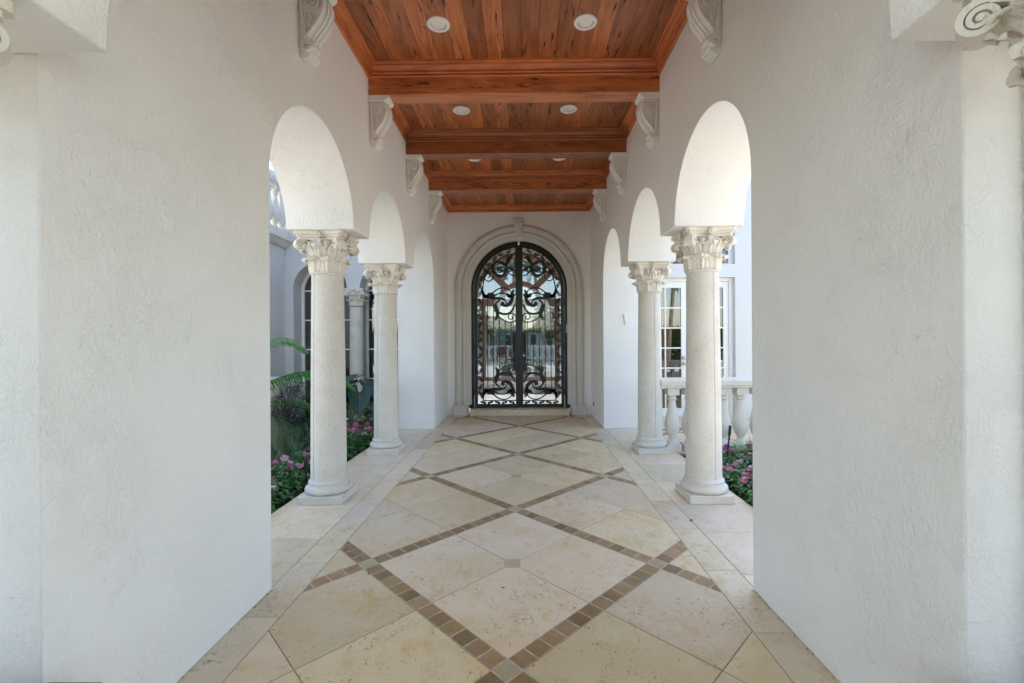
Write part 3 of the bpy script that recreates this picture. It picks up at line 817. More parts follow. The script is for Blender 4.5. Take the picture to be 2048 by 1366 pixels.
def ornament(mb, f):
    a, b = -.013, .013; c, d = -.022, .020
    P = lambda pts, n=8: catmull(f(pts), n)
    q = P([(880, 905), (905, 840), (960, 790), (1040, 770), (1120, 790), (1195, 845), (1245, 885)]); mb.ribbon(q, .020, a, b)
    q = P([(945, 905), (975, 875), (1025, 858), (1085, 856), (1140, 878), (1175, 905)]); mb.ribbon(q, .019, a, b)
    # main stem: leafy, curling into the eye
    q = P([(1385, 785), (1372, 850), (1335, 895), (1270, 922), (1180, 935), (1090, 938), (1020, 958), (988, 1005), (1000, 1050), (1045, 1062), (1075, 1030), (1050, 1000)]); n = len(q)
    mb.ribbon(q, [(.016+.046*max(0, math.sin(PI*min(1, i/(n*.62))))*(1-.3*abs(math.sin(9*PI*i/n)))) for i in range(n)], c, d)
    e = f([(1045, 1025)])[0]; mb.prism([(e[0]+.034*math.cos(2*PI*k/16), e[1]+.034*math.sin(2*PI*k/16)) for k in range(16)], 'y', -.028, .026)
    leaf_blob(mb, [(1170, 900), (1230, 880), (1290, 905), (1350, 930)], .075, c, d, f, 4)
    leaf_blob(mb, [(1330, 900), (1360, 850), (1375, 790)], .045, c, d, f, 3)
    # crescent leaf at the centre side
    q = P([(850, 870), (885, 930), (915, 1000), (955, 1040), (1005, 1058), (1045, 1050)]); n = len(q); mb.ribbon(q, bulge(n, .022, .066), c, d)
    leaf_blob(mb, [(870, 810), (895, 860), (915, 915), (975, 905)], .05, c, d, f, 3)
    leaf_blob(mb, [(905, 930), (950, 890), (985, 880)], .055, c, d, f, 3)
    # C bar below
    q = P([(1095, 965), (1150, 1010), (1175, 1075), (1150, 1130), (1090, 1175), (1010, 1192), (940, 1175), (885, 1115), (850, 1040)]); n = len(q); mb.ribbon(q, [.024+.016*math.sin(PI*i/n) for i in range(n)], a, b)
    leaf_blob(mb, [(1165, 1040), (1150, 1110), (1125, 1190), (1150, 1275)], .072, c, d, f, 5)
    q = P([(1150, 1240), (1178, 1262), (1165, 1290), (1142, 1275)]); mb.ribbon(q, .012, a, b)
    # small scroll and bottom bow
    q = P([(1130, 1190), (1095, 1240), (1030, 1292), (950, 1320), (880, 1318), (840, 1290), (838, 1230), (865, 1192), (905, 1180), (945, 1200), (958, 1240), (935, 1272), (900, 1272), (885, 1245), (900, 1228)]); mb.ribbon(q, .018, a, b)
def border_run(mb, x_of, length, n, y0, y1, amp):
    """running S scrolls along a path: x_of(s, o) gives the point at arc length s and offset o"""
    L = length/n
    for k in range(n):
        s0 = k*L; flip = 1 if k % 2 == 0 else -1
        cA = (s0+.27*L, -flip*.18*amp); cB = (s0+.73*L, flip*.18*amp); r = min(.24*L, .30*amp*2)
        A = spiral(cA[0], cA[1], .006, r, R(20), -1.25*flip, 18)
        B = spiral(cB[0], cB[1], r, .006, R(200)+(-1.25*flip)*2*PI+0, 1.25*flip, 18)
        A = spiral(cA[0], cA[1], .005, r, 0, 1.25*flip, 18); B = spiral(cB[0], cB[1], r, .005, PI+1.25*flip*2*PI, -1.25*flip, 18)
        path = A+[((cA[0]+cB[0])/2, 0)]+B
        mb.ribbon([x_of(s, o) for s, o in path], .017, y0, y1)
RI, RB = .775, .672
leafnames = []
for s, sd in ((-1, 'left'), (1, 'right')):
    mb = MB()   # leaf frame: outer stile following the arch, meeting stile, bottom rail
    n = 26
    sg = s
    def X(x): return sg*x
    outer = [(X(.008), ZB+.005), (X(.832), ZB+.005), (X(.832), DC)]+[(X(.832*math.cos(PI/2*k/n)), DC+.832*math.sin(PI/2*k/n)) for k in range(1, n)]+[(X(.008), DC+.832)]
    inner = [(X(.068), ZB+.075), (X(RI), ZB+.075), (X(RI), DC)]+[(X(RI*math.cos(a)), DC+RI*math.sin(a)) for a in lerpl(0, math.acos(.068/RI), n+1)[1:]]
    # frame face as strips between matched rings
    m_ = len(outer); 
    def ring(y): return [(x, y, z) for x, z in outer]
    inner = inner if len(inner) == m_ else inner[:m_]
    vs = [(x, -.03, z) for x, z in outer]+[(x, -.03, z) for x, z in inner]+[(x, .03, z) for x, z in outer]+[(x, .03, z) for x, z in inner]
    fs = []
    for i in range(m_):
        j = (i+1) % m_
        fs += [(i, j, m_+j, m_+i), (2*m_+i, 3*m_+i, 3*m_+j, 2*m_+j), (i, 2*m_+i, 2*m_+j, j), (m_+i, m_+j, 3*m_+j, 3*m_+i)]
    mb.add(vs, fs)
    leaf = mb.build('door_leaf', M['iron_frame'], door, smooth=35)
    leaf['label'] = '%s leaf of the iron double door' % sd
    mb = MB()   # inner border bar: vertical, bottom, arch
    top_a = math.acos(.07/RB)
    pth = [(s*.068, .255), (s*RB, .255), ]
    mb.ribbon(pth, .016, -.012, .012)
    mb.ribbon([(s*RB, .247), (s*RB, DC)]+[(s*RB*math.cos(a), DC+RB*math.sin(a)) for a in lerpl(0, top_a, 30)[1:]], .020, -.012, .012)
    for zc, ze in ((2.745, 2.69), (2.665, 2.60)):
        zz = [(s*x, zc+(ze-zc)*(x/.66)**1.6) for x in lerpl(.068, RB if zc < 2.7 else .60, 12)]
        mb.ribbon(zz, .013, -.012, .012)
    mb.build('border_bar', M['iron'], leaf)
    mb = MB()
    rc = (RI+RB)/2; amp = (RI-RB)
    border_run(mb, lambda q, o: (s*(rc+o), .30+q), DC-.30, 14, -.009, .009, amp)
    al = math.acos(.12/rc)
    border_run(mb, lambda q, o: (s*(rc+o)*math.cos(q/rc), DC+(rc+o)*math.sin(q/rc)), rc*al, 7, -.009, .009, amp)
    border_run(mb, lambda q, o: (s*(.08+q), .222+o*.6), .66, 5, -.009, .009, .075)
    border_run(mb, lambda q, o: (s*(.08+q), 2.705-.062*((.08+q)/.66)**1.6+o*.7), .56, 5, -.009, .009, .09)
    mb.build('border_scrollwork', M['iron'], leaf)
    def mir(f): return (lambda pts: [(s*x, z) for x, z in f(pts)])
    mb = MB(); ornament(mb, mir(c5)); mb.build('upper_scrollwork', M['iron'], leaf, smooth=40)
    mb = MB(); ornament(mb, mir(c5f)); mb.build('lower_scrollwork', M['iron'], leaf, smooth=40)
    mb = MB(); f = mir(c5)   # lunette
    q = catmull(f([(845, 205), (900, 250), (945, 330), (975, 420), (962, 500), (915, 555), (845, 585)]), 8); mb.ribbon(q, .018, -.012, .012)
    q = catmull(f([(905, 265), (955, 310), (985, 380), (978, 450), (990, 520), (1035, 572), (1090, 580), (1150, 550), (1188, 490), (1190, 425), (1150, 372), (1090, 356), (1030, 385)]), 7); n_ = len(q)
    mb.ribbon(q, [.020+.032*math.sin(PI*i/n_)*(1-.35*abs(math.sin(8*PI*i/n_))) for i in range(n_)], -.02, .018)
    sp = spiral(*f([(1078, 485)])[0], .068, .010, R(150) if s > 0 else R(30), -1.7*s, 36); mb.ribbon(sp, .020, -.013, .013)
    q = catmull(f([(1205, 470), (1185, 545), (1200, 615), (1255, 662), (1320, 640), (1345, 585), (1315, 545), (1268, 545), (1245, 585), (1275, 605)]), 8); mb.ribbon(q, .018, -.012, .012)
    leaf_blob(mb, [(985, 400), (950, 330), (920, 285), (905, 320)], .065, -.022, .02, f, 4)
    leaf_blob(mb, [(1000, 420), (1040, 380), (1100, 365)], .05, -.022, .02, f, 4)
    leaf_blob(mb, [(1030, 565), (1080, 590), (1130, 570)], .05, -.022, .02, f, 3)
    leaf_blob(mb, [(1160, 400), (1200, 440), (1185, 510)], .05, -.022, .02, f, 3)
    mb.build('lunette_scrollwork', M['iron'], leaf, smooth=40)
    for bx in (.152, .262, .372, .48, .588):
        if bx < .45: z0, z1 = dz(EYE-642.5), dz(642.5)
        else: z0, z1 = dz(EYE-597), dz(597)
        if abs(bx-.372) < .01: z0, z1 = dz(EYE-632), dz(632)
        mb = MB(); mb.box(s*bx-.0068, s*bx+.0068, -.008, .008, z0, z1); mb.build('bar', M['iron'], leaf)
    mb = MB()
    pts = [(X(.06), ZB+.07), (X(RI+.004), ZB+.07), (X(RI+.004), DC)]+[(X((RI+.004)*math.cos(a)), DC+(RI+.004)*math.sin(a)) for a in lerpl(0, math.acos(.06/(RI+.004)), n+1)[1:]]
    mb.prism(pts, 'y', .034, .042); mb.build('glass', M['glass'], leaf)
    mb = MB()   # pull handle: plate and bar
    cxh = s*.095; z0, z1 = dz(742), dz(663)
    pl = [(cxh-.036, z0), (cxh+.036, z0), (cxh+.036, z1-.03)]+[(cxh+.036*math.cos(a), z1-.03+.03*math.sin(a)) for a in lerpl(0, PI, 9)[1:-1]]+[(cxh-.036, z1-.03)]
    mb.prism(pl, 'y', -.034, -.0305); mb.build('back_plate', M['iron_frame'], leaf)
    mb = MB(); hz0, hz1 = dz(703), dz(669)
    mb.tube([(cxh, -.034, hz1), (cxh, -.085, hz1-.012), (cxh, -.092, hz1-.04), (cxh, -.092, hz0+.04), (cxh, -.085, hz0+.012), (cxh, -.034, hz0)], .013, 8)
    mb.build('pull_handle', M['iron'], leaf, smooth=50)
    mb = MB(); lz = dz(719.5)
    mb.tube([(s*.085, -.034, lz), (s*.085, -.075, lz)], .026, 14); mb.tube([(s*.085, -.07, lz), (s*.12, -.078, lz), (s*.205, -.074, lz+.003)], [.014, .012, .011], 8)
    mb.build('lever_handle', M['iron'], leaf, smooth=50)
    for hz in (.42, 1.25, 2.1):
        mb = MB(); mb.tube([(s*.842, -.022, hz-.06), (s*.842, -.022, hz+.06)], .014, 10); mb.build('hinge', M['iron_frame'], leaf, smooth=50)
    if s > 0:
        mb = MB(); mb.tube([(.085, -.034, dz(711)), (.085, -.048, dz(711))], .015, 14); mb.build('lock', M['chrome'], leaf, smooth=50)
mb = MB(); mb.box(-.022, .022, -.045, -.03, ZB+.01, DC+.81); mb.build('astragal', M['iron_frame'], door, bevel=.004)

# small fixtures round the door
def plate(name, label, cat, x0, x1, y0, y1, z0, z1, mat='white_paint', bev=.003):
    mb = MB(); mb.box(x0, x1, y0, y1, z0, z1); return tag(mb.build(name, M[mat], bevel=bev), label, cat)
plate('light_switch', 'white light switch plate on the right wall beside the door', 'light switch', WX-.012, WX+.001, 7.93, 8.02, 1.23, 1.36)
t = thing('wall_outlet', 'small outdoor outlet low on the right wall near the door', 'outlet', (WX, 7.86, .28))
mb = MB(); mb.box(-.014, .001, -.035, .035, -.05, .05); mb.build('cover', M['white_paint'], t, bevel=.004)
mb = MB(); mb.tube([(-.014, 0, .012), (-.032, 0, .005), (-.030, .004, -.04)], .008, 8); mb.build('plug', M['black'], t, smooth=50)
plate('cable_outlet', 'small round-edged white cap on the left wall near the door', 'wall plate', -WX-.001, -WX+.012, 7.7, 7.76, .73, .79)
plate('cable_outlet', 'small white cap on the right wall between the switch and the outlet', 'wall plate', WX-.010, WX+.001, 7.9, 7.94, .77, .81)
o = plate('mezuzah', 'slim slanted white case fixed to the right pier face', 'wall case', -.012, .012, -.022, 0, -.085, .085, 'white_paint')
o.location = (1.645, PIER3-.001, 1.685); o.rotation_euler = (0, R(-10), 0); o.name = 'slanted_case'
plate('door_sensor', 'small white sensor at the top of the iron door arch', 'sensor', -.016, .016, DY-.05, DY-.011, 3.14, 3.20)
plate('door_contact', 'narrow white contact strip on the right door jamb', 'sensor', .868, .884, DY-.03, DY-.011, 1.50, 1.66)

# ------------------------------------------------------------------ hall behind the door and garden window
H0, H1 = END+.345, 14.2
hall = thing('entrance_hall', 'tan entrance hall with a glossy floor seen through the iron door', 'room', (0, 0, 0))
mb = MB(); mb.box(-2.6, 2.6, H0-.02, H1, .06, .114); mb.build('hall_floor', M['marble'], hall)
for x in (-2.7, 2.6):
    mb = MB(); mb.box(x, x+.1, H0, H1, 0, 5.2); mb.build('side_wall', M['hall_wall'], hall)
mb = MB(); ring = [(-2.7, 2.7, H0, 11.2), (-2.7, 2.7, 13.4, H1+.2), (-2.7, -1.6, 11.2, 13.4), (1.6, 2.7, 11.2, 13.4)]  # middle left open as a made-up skylight that brightens the hall
for a_, b_, c_, d_ in ring: mb.box(a_, b_, c_, d_, 5.2, 5.4)
mb.build('hall_ceiling', M['hall_wall'], hall)
mb = MB(); n = 30; wr = 1.5; wc = 2.59
pw = [(-2.7, .0), (-wr, .0), (-wr, wc)]+[(-wr*math.cos(PI*k/n), wc+wr*math.sin(PI*k/n)) for k in range(1, n)]+[(wr, wc), (wr, .0), (2.7, .0), (2.7, 5.2), (-2.7, 5.2)]
mb.prism(pw, 'y', H1, H1+.2); mb.build('far_wall', M['hall_wall'], hall, smooth=35)
gw = thing('garden_window', 'brown framed window with a fanlight at the far end of the hall', 'window', (0, H1+.05, 0))
mb = MB()
arcs = lambda r0, r1: [(-r1, wc)]+[(-r1*math.cos(PI*k/n), wc+r1*math.sin(PI*k/n)) for k in range(1, n)]+[(r1, wc), (r0, wc)]+[(r0*math.cos(PI*k/n), wc+r0*math.sin(PI*k/n)) for k in range(1, n)]+[(-r0, wc)]
mb.prism(arcs(1.36, 1.5), 'y', 0, .1)
for x0, x1 in ((-1.5, -1.36), (1.36, 1.5)): mb.box(x0, x1, .002, .098, .115, wc-.001)
mb.build('frame', M['brown'], gw, smooth=35)
mb = MB(); mb.prism(arcs(.50, .66), 'y', .01, .09)
for a in (45, 90, 135):
    c_, s_ = math.cos(R(a)), math.sin(R(a)); hw = .10 if a != 90 else .045
    mb.prism([(.65*c_-hw*s_, wc+.65*s_+hw*c_), (.65*c_+hw*s_, wc+.65*s_-hw*c_), (1.37*c_+hw*s_, wc+1.37*s_-hw*c_), (1.37*c_-hw*s_, wc+1.37*s_+hw*c_)], 'y', .012, .088)
mb.build('fanlight_bar', M['brown'], gw, smooth=35)
mb = MB(); mb.box(-1.36, 1.36, .003, .097, wc-.13, wc+.10); mb.build('transom', M['brown'], gw)
mb = MB(); mb.box(-1.36, 1.36, .003, .097, .115, .24); mb.build('bottom_rail', M['brown'], gw)
for x in (-1.18, .115, 1.14):
    mb = MB(); w = .075 if abs(x) > .5 else .045; mb.box(x-w, x+w, .005, .095, .24, wc-.13); mb.build('post', M['brown'], gw)
mb = MB(); mb.prism([(-1.49, .12), (1.49, .12), (1.49, wc)]+[(1.49*math.cos(PI*k/n), wc+1.49*math.sin(PI*k/n)) for k in range(1, n)]+[(-1.49, wc)], 'y', .045, .053); mb.build('glass', M['glass_far'], gw)
# terrace, balustrade and waterfront seen through the window
mb = MB(); mb.add([(-9, 14.45, .05), (9, 14.45, .05), (9, 27, .05), (-9, 27, .05)], [(0, 1, 2, 3)]); structure(mb.build('terrace', M['terrace']))
def baluster_profile(h, r):
    pr = [(.62, .12), (.66, .14), (.52, .165), (.44, .20), (.50, .225), (.72, .27), (.92, .33), (1.0, .40), (.96, .47), (.80, .56), (.62, .66), (.50, .75), (.48, .80), (.62, .815), (.66, .83), (.52, .845), (.50, .87), (.62, .885)]
    return [(a*r, b*h) for a, b in pr]
def baluster_mb(h, r, seg=28):
    mb = MB(); mb.lathe(baluster_profile(h, r), seg=seg)
    mb.box(-r*.98, r*.98, -r*.98, r*.98, 0, .12*h); mb.box(-r*.78, r*.78, -r*.78, r*.78, .885*h, h)
    return mb
def balustrade(label, name, p0, p1, zf, h, rail_h, rail_w, n, r, mat, proto=None, group=None, bottom=0.):
    d = Vector((p1[0]-p0[0], p1[1]-p0[1])); L = d.length; ang = math.atan2(d.y, d.x)
    t = thing(name, label, 'balustrade', (p0[0], p0[1], zf), ang, group)
    mb = MB(); ov = .06
    mb.prism([(-rail_w/2+.012, h), (rail_w/2-.012, h), (rail_w/2-.008, h+.2*rail_h), (rail_w/2, h+.3*rail_h), (rail_w/2, h+.75*rail_h), (rail_w/2-.02, h+rail_h), (-rail_w/2+.02, h+rail_h), (-rail_w/2, h+.75*rail_h), (-rail_w/2, h+.3*rail_h), (-rail_w/2+.008, h+.2*rail_h)], 'x', -ov, L)
    mb.build('rail', mat, t, bevel=.006)
    if bottom:
        mb = MB(); mb.box(-ov, L, -rail_w/2, rail_w/2, -bottom, .001); mb.build('bottom_rail', mat, t, bevel=.01)
    b0 = None
    for k in range(n):
        x = (k+.5)*L/n
        if b0 is None: b0 = baluster_mb(h, r).build('baluster', mat, t, (x, 0, 0), smooth=40)
        else:
            b = b0.copy(); C.objects.link(b); b.parent = t; b.location = (x, 0, 0)
    return t
balustrade('white balustrade of the waterfront terrace seen through the iron door', 'terrace_balustrade', (-7.5, 26), (7.5, 26), .05, .92, .16, .3, 44, .115, M['smooth_white'])

# ------------------------------------------------------------------ plants
def blade(mb, base, dirv, L, w, droop, tint, seg=4, up=Vector((0, 0, 1)), fold=0.):
    """narrow leaf: starts at base along dirv and bends down"""
    d = Vector(dirv).normalized(); side = d.cross(up)
    side = side.normalized() if side.length > 1e-3 else Vector((1, 0, 0))
    vs = []; p = Vector(base)
    for i in range(seg+1):
        t = i/seg; ww = w*(1-t**2.2)*(.55+.9*min(1, t*3)*.5)
        vs += [p-side*ww/2, p+side*ww/2]
        d = (d+Vector((0, 0, -droop/seg))).normalized(); p = p+d*(L/seg)
    mb.add(vs, [(2*i, 2*i+1, 2*i+3, 2*i+2) for i in range(seg)], 0, tint)
def oval_leaf(mb, base, dirv, L, w, tint, droop=.3, roll=0., fold=.25):
    d = Vector(dirv).normalized(); side = d.cross(Vector((0, 0, 1)))
    side = side.normalized() if side.length > 1e-3 else Vector((1, 0, 0))
    up = side.cross(d)
    side = side*math.cos(roll)+up*math.sin(roll); up = side.cross(d)
    vs = []; p = Vector(base)
    prof = (0., .75, 1., .72, 0.)
    for i, k in enumerate(prof):
        t = i/4; q = p+d*(L*t)-Vector((0, 0, droop*L*t*t))
        if k == 0: vs.append(q)
        else: vs += [q-side*w*k/2+up*w*fold*k*.5, q, q+side*w*k/2+up*w*fold*k*.5]
    f = [(0, 1, 2), (0, 2, 3)]
    for i in range(2):
        o = 1+3*i; f += [(o, o+3, o+4, o+1), (o+1, o+4, o+5, o+2)]
    f += [(7, 10, 8), (8, 10, 9)]
    mb.add(vs, f, 0, tint)
def rnd_dir(rr, zmin=-.2, zmax=1.):
    a = rr.uniform(0, 2*PI); z = rr.uniform(zmin, zmax); q = math.sqrt(max(0, 1-z*z)); return Vector((q*math.cos(a), q*math.sin(a), z))
def impatiens_foliage(seed, r=.17, h=.2, n=120):
    rr = random.Random(seed); mb = MB()
    for k in range(n):
        d = rnd_dir(rr, .0, 1.); s = rr.uniform(.45, 1.)**.5
        p = Vector((d.x*r*s, d.y*r*s, .02+d.z*h*s))
        dd = Vector((d.x, d.y, rr.uniform(-.1, .35)))+rnd_dir(rr, -.3, .3)*.5
        oval_leaf(mb, p, dd, rr.uniform(.05, .085), rr.uniform(.026, .04), rr.random()*(.35+.65*s), rr.uniform(.1, .5), rr.uniform(-.4, .4))
    for k in range(8):
        a = rr.uniform(0, 2*PI); mb.tube([(0, 0, -.03), (r*.5*math.cos(a), r*.5*math.sin(a), h*.7)], .004, 4)
    return mb
def blossom_mb(seed, r=.022):
    rr = random.Random(seed); mb = MB()
    for ring in range(1):
        for k in range(5):
            a = k*2*PI/5+rr.uniform(-.1, .1); d = Vector((math.cos(a), math.sin(a), rr.uniform(-.05, .25)))
            oval_leaf(mb, d*.002+Vector((0, 0, .002*k)), d, r*rr.uniform(.9, 1.15), r*1.05, rr.random(), .15, rr.uniform(-.2, .2), .12)
    return mb
IMPS = [impatiens_foliage(20+i).build('foliage', M['imp_leaf'], attr='tint') for i in range(4)]
BLO = {k: [blossom_mb(50+i).build('blossom', M[k], attr='tint') for i in range(2)] for k in ('pink', 'coral', 'magenta', 'palepink')}
for o in IMPS+sum(BLO.values(), []): C.objects.unlink(o)
ri = random.Random(5)
def impatiens(x, y, label, group, sc=1., nb=4, pal=('pink', 'pink', 'coral', 'palepink')):
    t = thing('impatiens_plant', label, 'flower plant', (x, y, -.035), ri.uniform(0, 6.28), group)
    f = ri.choice(IMPS).copy(); C.objects.link(f); f.parent = t; f.scale = (sc, sc, sc*ri.uniform(.85, 1.1))
    for c in range(nb):
        d = rnd_dir(ri, .45, .95); cx = Vector((d.x*.17, d.y*.17, .03+d.z*.205))*sc
        kind = ri.choice(pal)
        for q in range(ri.choice((2, 3, 4))):
            b = ri.choice(BLO[kind]).copy(); C.objects.link(b); b.parent = t
            b.location = cx+Vector((ri.uniform(-.024, .024), ri.uniform(-.024, .024), ri.uniform(0, .018)))
            b.rotation_euler = (ri.uniform(-.6, .6)-.45, ri.uniform(-.6, .6), ri.uniform(0, 6)); b.scale = (sc*ri.uniform(1.15, 1.6),)*3
gl_ = 'pink impatiens in the left garden bed'
for y in [3.2+.235*k for k in range(16)]:
    for row, x in enumerate((-2.10, -2.33, -2.56)):
        if row == 2 and not (3.4 < y < 4.6): continue
        lab = 'leafy pink flowering plant in the bed left of the nearer column' if y < 4.4 else 'pink flowering plant in the bed between the left columns'
        impatiens(x+ri.uniform(-.05, .05), y+ri.uniform(-.06, .06), lab, gl_, ri.uniform(.85, 1.1), ri.choice((2, 2, 3, 3)), ('pink', 'pink', 'pink', 'palepink'))
gr_ = 'pink and magenta impatiens in the right garden bed'
for y in [2.9+.22*k for k in range(11)]:
    for x in (2.10, 2.33, 2.56):
        if y < 3.6 and x > 2.4: continue
        impatiens(x+ri.uniform(-.05, .05), y+ri.uniform(-.05, .05), 'pink and magenta flowering plant in the bed right of the nearer column', gr_, ri.uniform(.85, 1.1), ri.choice((2, 3, 4)), ('pink', 'coral', 'magenta', 'palepink', 'pink'))
def grass_clump(seed, n=110, L=.34):
    rr = random.Random(seed); mb = MB()
    for k in range(n):
        a = rr.uniform(0, 2*PI); e = rr.uniform(.5, 1.3); d = (math.cos(a)*math.cos(e), math.sin(a)*math.cos(e), math.sin(e))
        b = (rr.gauss(0, .03), rr.gauss(0, .03), 0); blade(mb, b, d, L*rr.uniform(.6, 1.15), .009, rr.uniform(.9, 2.0), rr.random(), 6)
    return mb
GR = [grass_clump(i).build('grass_clump', M['grass_leaf'], attr='tint') for i in range(3)]
for o in GR: C.objects.unlink(o)
def put_grass(x, y, label, group, sc=1.):
    o = ri.choice(GR).copy(); C.objects.link(o); o.location = (x, y, -.04); o.rotation_euler = (0, 0, ri.uniform(0, 6)); o.scale = (sc, sc, sc)
    tag(o, label, 'grass clump', group)
for y in [4.5+.26*k for k in range(9)]:
    for x in (-2.62, -2.85, -3.08, -3.3):
        put_grass(x+ri.uniform(-.06, .06), y+ri.uniform(-.08, .08), 'dark green mondo grass clump behind the pink flowers on the left', 'mondo grass clumps in the left bed', ri.uniform(.9, 1.25))
for x, y in ((2.62, 5.12), (2.82, 5.2), (2.72, 4.95)):
    put_grass(x, y, 'arching dark grass clump in front of the stone balusters on the right', 'grass clumps in the right bed', 1.25)
def shrub(name, label, loc, size, n, leafL, mat, seed, twigs=26, zmin=.0):
    rr = random.Random(seed); t = thing(name, label, 'shrub', loc)
    mb = MB(); lf = MB()
    for k in range(twigs):
        a = rr.uniform(0, 2*PI); q = rr.uniform(.2, 1); top = Vector((math.cos(a)*size[0]*q, math.sin(a)*size[1]*q, size[2]*rr.uniform(.6, 1)))
        mid = top*.5+Vector((rr.gauss(0, .03), rr.gauss(0, .03), .04)); mb.tube([(rr.gauss(0, .02), rr.gauss(0, .02), -.04), mid, top], [.006, .004, .002], 4)
    cl = [(Vector((rr.uniform(-1, 1)*size[0]*.8, rr.uniform(-1, 1)*size[1]*.8, size[2]*rr.uniform(zmin, .92))), rr.uniform(.08, .16)) for _ in range(22)]
    for k in range(n):
        c, r = rr.choice(cl); p = c+rnd_dir(rr, -1, 1)*r*rr.uniform(.3, 1)
        if p.z < .0: continue
        oval_leaf(lf, p, rnd_dir(rr, -.2, .7), leafL*rr.uniform(.7, 1.2), leafL*.48, rr.random(), .3, rr.uniform(-.6, .6))
    lf.build('foliage', mat, t, attr='tint'); mb.build('branch', M['twig'], t)
    return t
shrub('clipped_shrub', 'fine-leaved grey green shrub against the house wall on the left', (-3.62, 7.0, -.04), (.42, .3, .82), 2300, .035, M['shrub_leaf'], 31, 60, .25)
shrub('clipped_shrub', 'second fine-leaved shrub, nearer, below the arching palm frond', (-3.9, 6.2, -.04), (.4, .3, .72), 1800, .035, M['shrub_leaf'], 32, 50, .2)
shrub('leafy_shrub', 'bright green leafy shrub under the first arched window', (-3.28, 7.25, -.04), (.3, .22, .48), 700, .075, M['green_leaf'], 33, 20)
shrub('leafy_shrub', 'dark green leafy shrub behind the elephant ear plant', (-2.75, 7.3, -.04), (.42, .25, .42), 800, .07, M['green_leaf'], 34, 20)
shrub('leafy_shrub', 'low leafy shrub at the back of the left bed beside the pier', (-2.2, 6.75, -.04), (.2, .25, .28), 420, .06, M['green_leaf'], 35, 14)
# palm with arching fronds, its stem hidden behind the near left pier
def frond(parent, pts, L, n, w, mat, droop=1.2, spread=55, seed=1, nrm=None, name='frond'):
    rr = random.Random(seed); path = [Vector(p) for p in catmull(pts, 10)]; m = len(path); mb = MB()
    for k in range(n):
        t = .06+.92*k/(n-1); i = min(m-2, int(t*(m-1))); fr = t*(m-1)-i; p = path[i].lerp(path[i+1], fr); d = (path[i+1]-path[i]).normalized()
        side = d.cross(Vector(nrm or (0, 0, 1))).normalized(); up = side.cross(d)
        ll = L*(math.sin(PI*(.12+.80*t))**.7)*rr.uniform(.93, 1.05)
        for s in (-1, 1):
            a = R(spread)*(1-.35*t)
            dv = d*math.cos(a)+side*s*math.sin(a)+up*.22
            blade(mb, p, dv, ll, w, droop*rr.uniform(.85, 1.15), rr.random()*.7+.15*(s+1), 5)
    o = mb.build(name, mat, parent, attr='tint')
    mb = MB(); mb.tube([tuple(p) for p in path], [.011*(1-.75*i/m) for i in range(m)], 6); mb.build('rachis', M['stem'], o, smooth=60)
    return o
palm = thing('feather_palm', 'palm with arching green fronds at the left edge of the arch opening', 'palm', (-2.95, 4.4, -.04))
mb = MB(); mb.tube([(0, 0, 0), (.01, 0, .2), (0, .02, .42)], [.09, .08, .05], 12); mb.build('stem', M['trunk'], palm, smooth=60)
Z = .04
frond(palm, [(0, .02, .40+Z), (.10, .05, .85+Z), (.30, .05, 1.22+Z), (.52, .05, 1.37+Z), (.72, .04, 1.39+Z), (.90, .03, 1.28+Z)], .19, 66, .030, M['palm_leaf'], 1.5, 60, 1)
frond(palm, [(0, .05, .40+Z), (.15, .25, .80+Z), (.40, .5, .98+Z), (.62, .7, 1.03+Z), (.85, .85, .97+Z), (1.02, .95, .82+Z)], .19, 60, .028, M['palm_leaf'], 2.2, 62, 2)
frond(palm, [(0, 0, .38+Z), (.30, -.14, .80+Z), (.56, -.20, .78+Z), (.74, -.22, .60+Z), (.83, -.23, .40+Z)], .26, 50, .020, M['palm_old'], .35, 46, 3, (.1, -1, .35))
frond(palm, [(0, 0, .38+Z), (-.2, .2, .9+Z), (-.45, .4, 1.1+Z), (-.75, .55, .9+Z)], .25, 36, .02, M['palm_leaf'], 1.4, 58, 4)
frond(palm, [(0, 0, .38+Z), (-.1, -.3, .9+Z), (-.2, -.6, 1.1+Z), (-.3, -.95, .9+Z)], .25, 36, .02, M['palm_leaf'], 1.4, 58, 5)
frond(palm, [(0, .05, .38+Z), (.1, .35, .62+Z), (.35, .75, .72+Z), (.6, 1.0, .55+Z)], .20, 34, .018, M['palm_leaf'], 1.5, 58, 6)
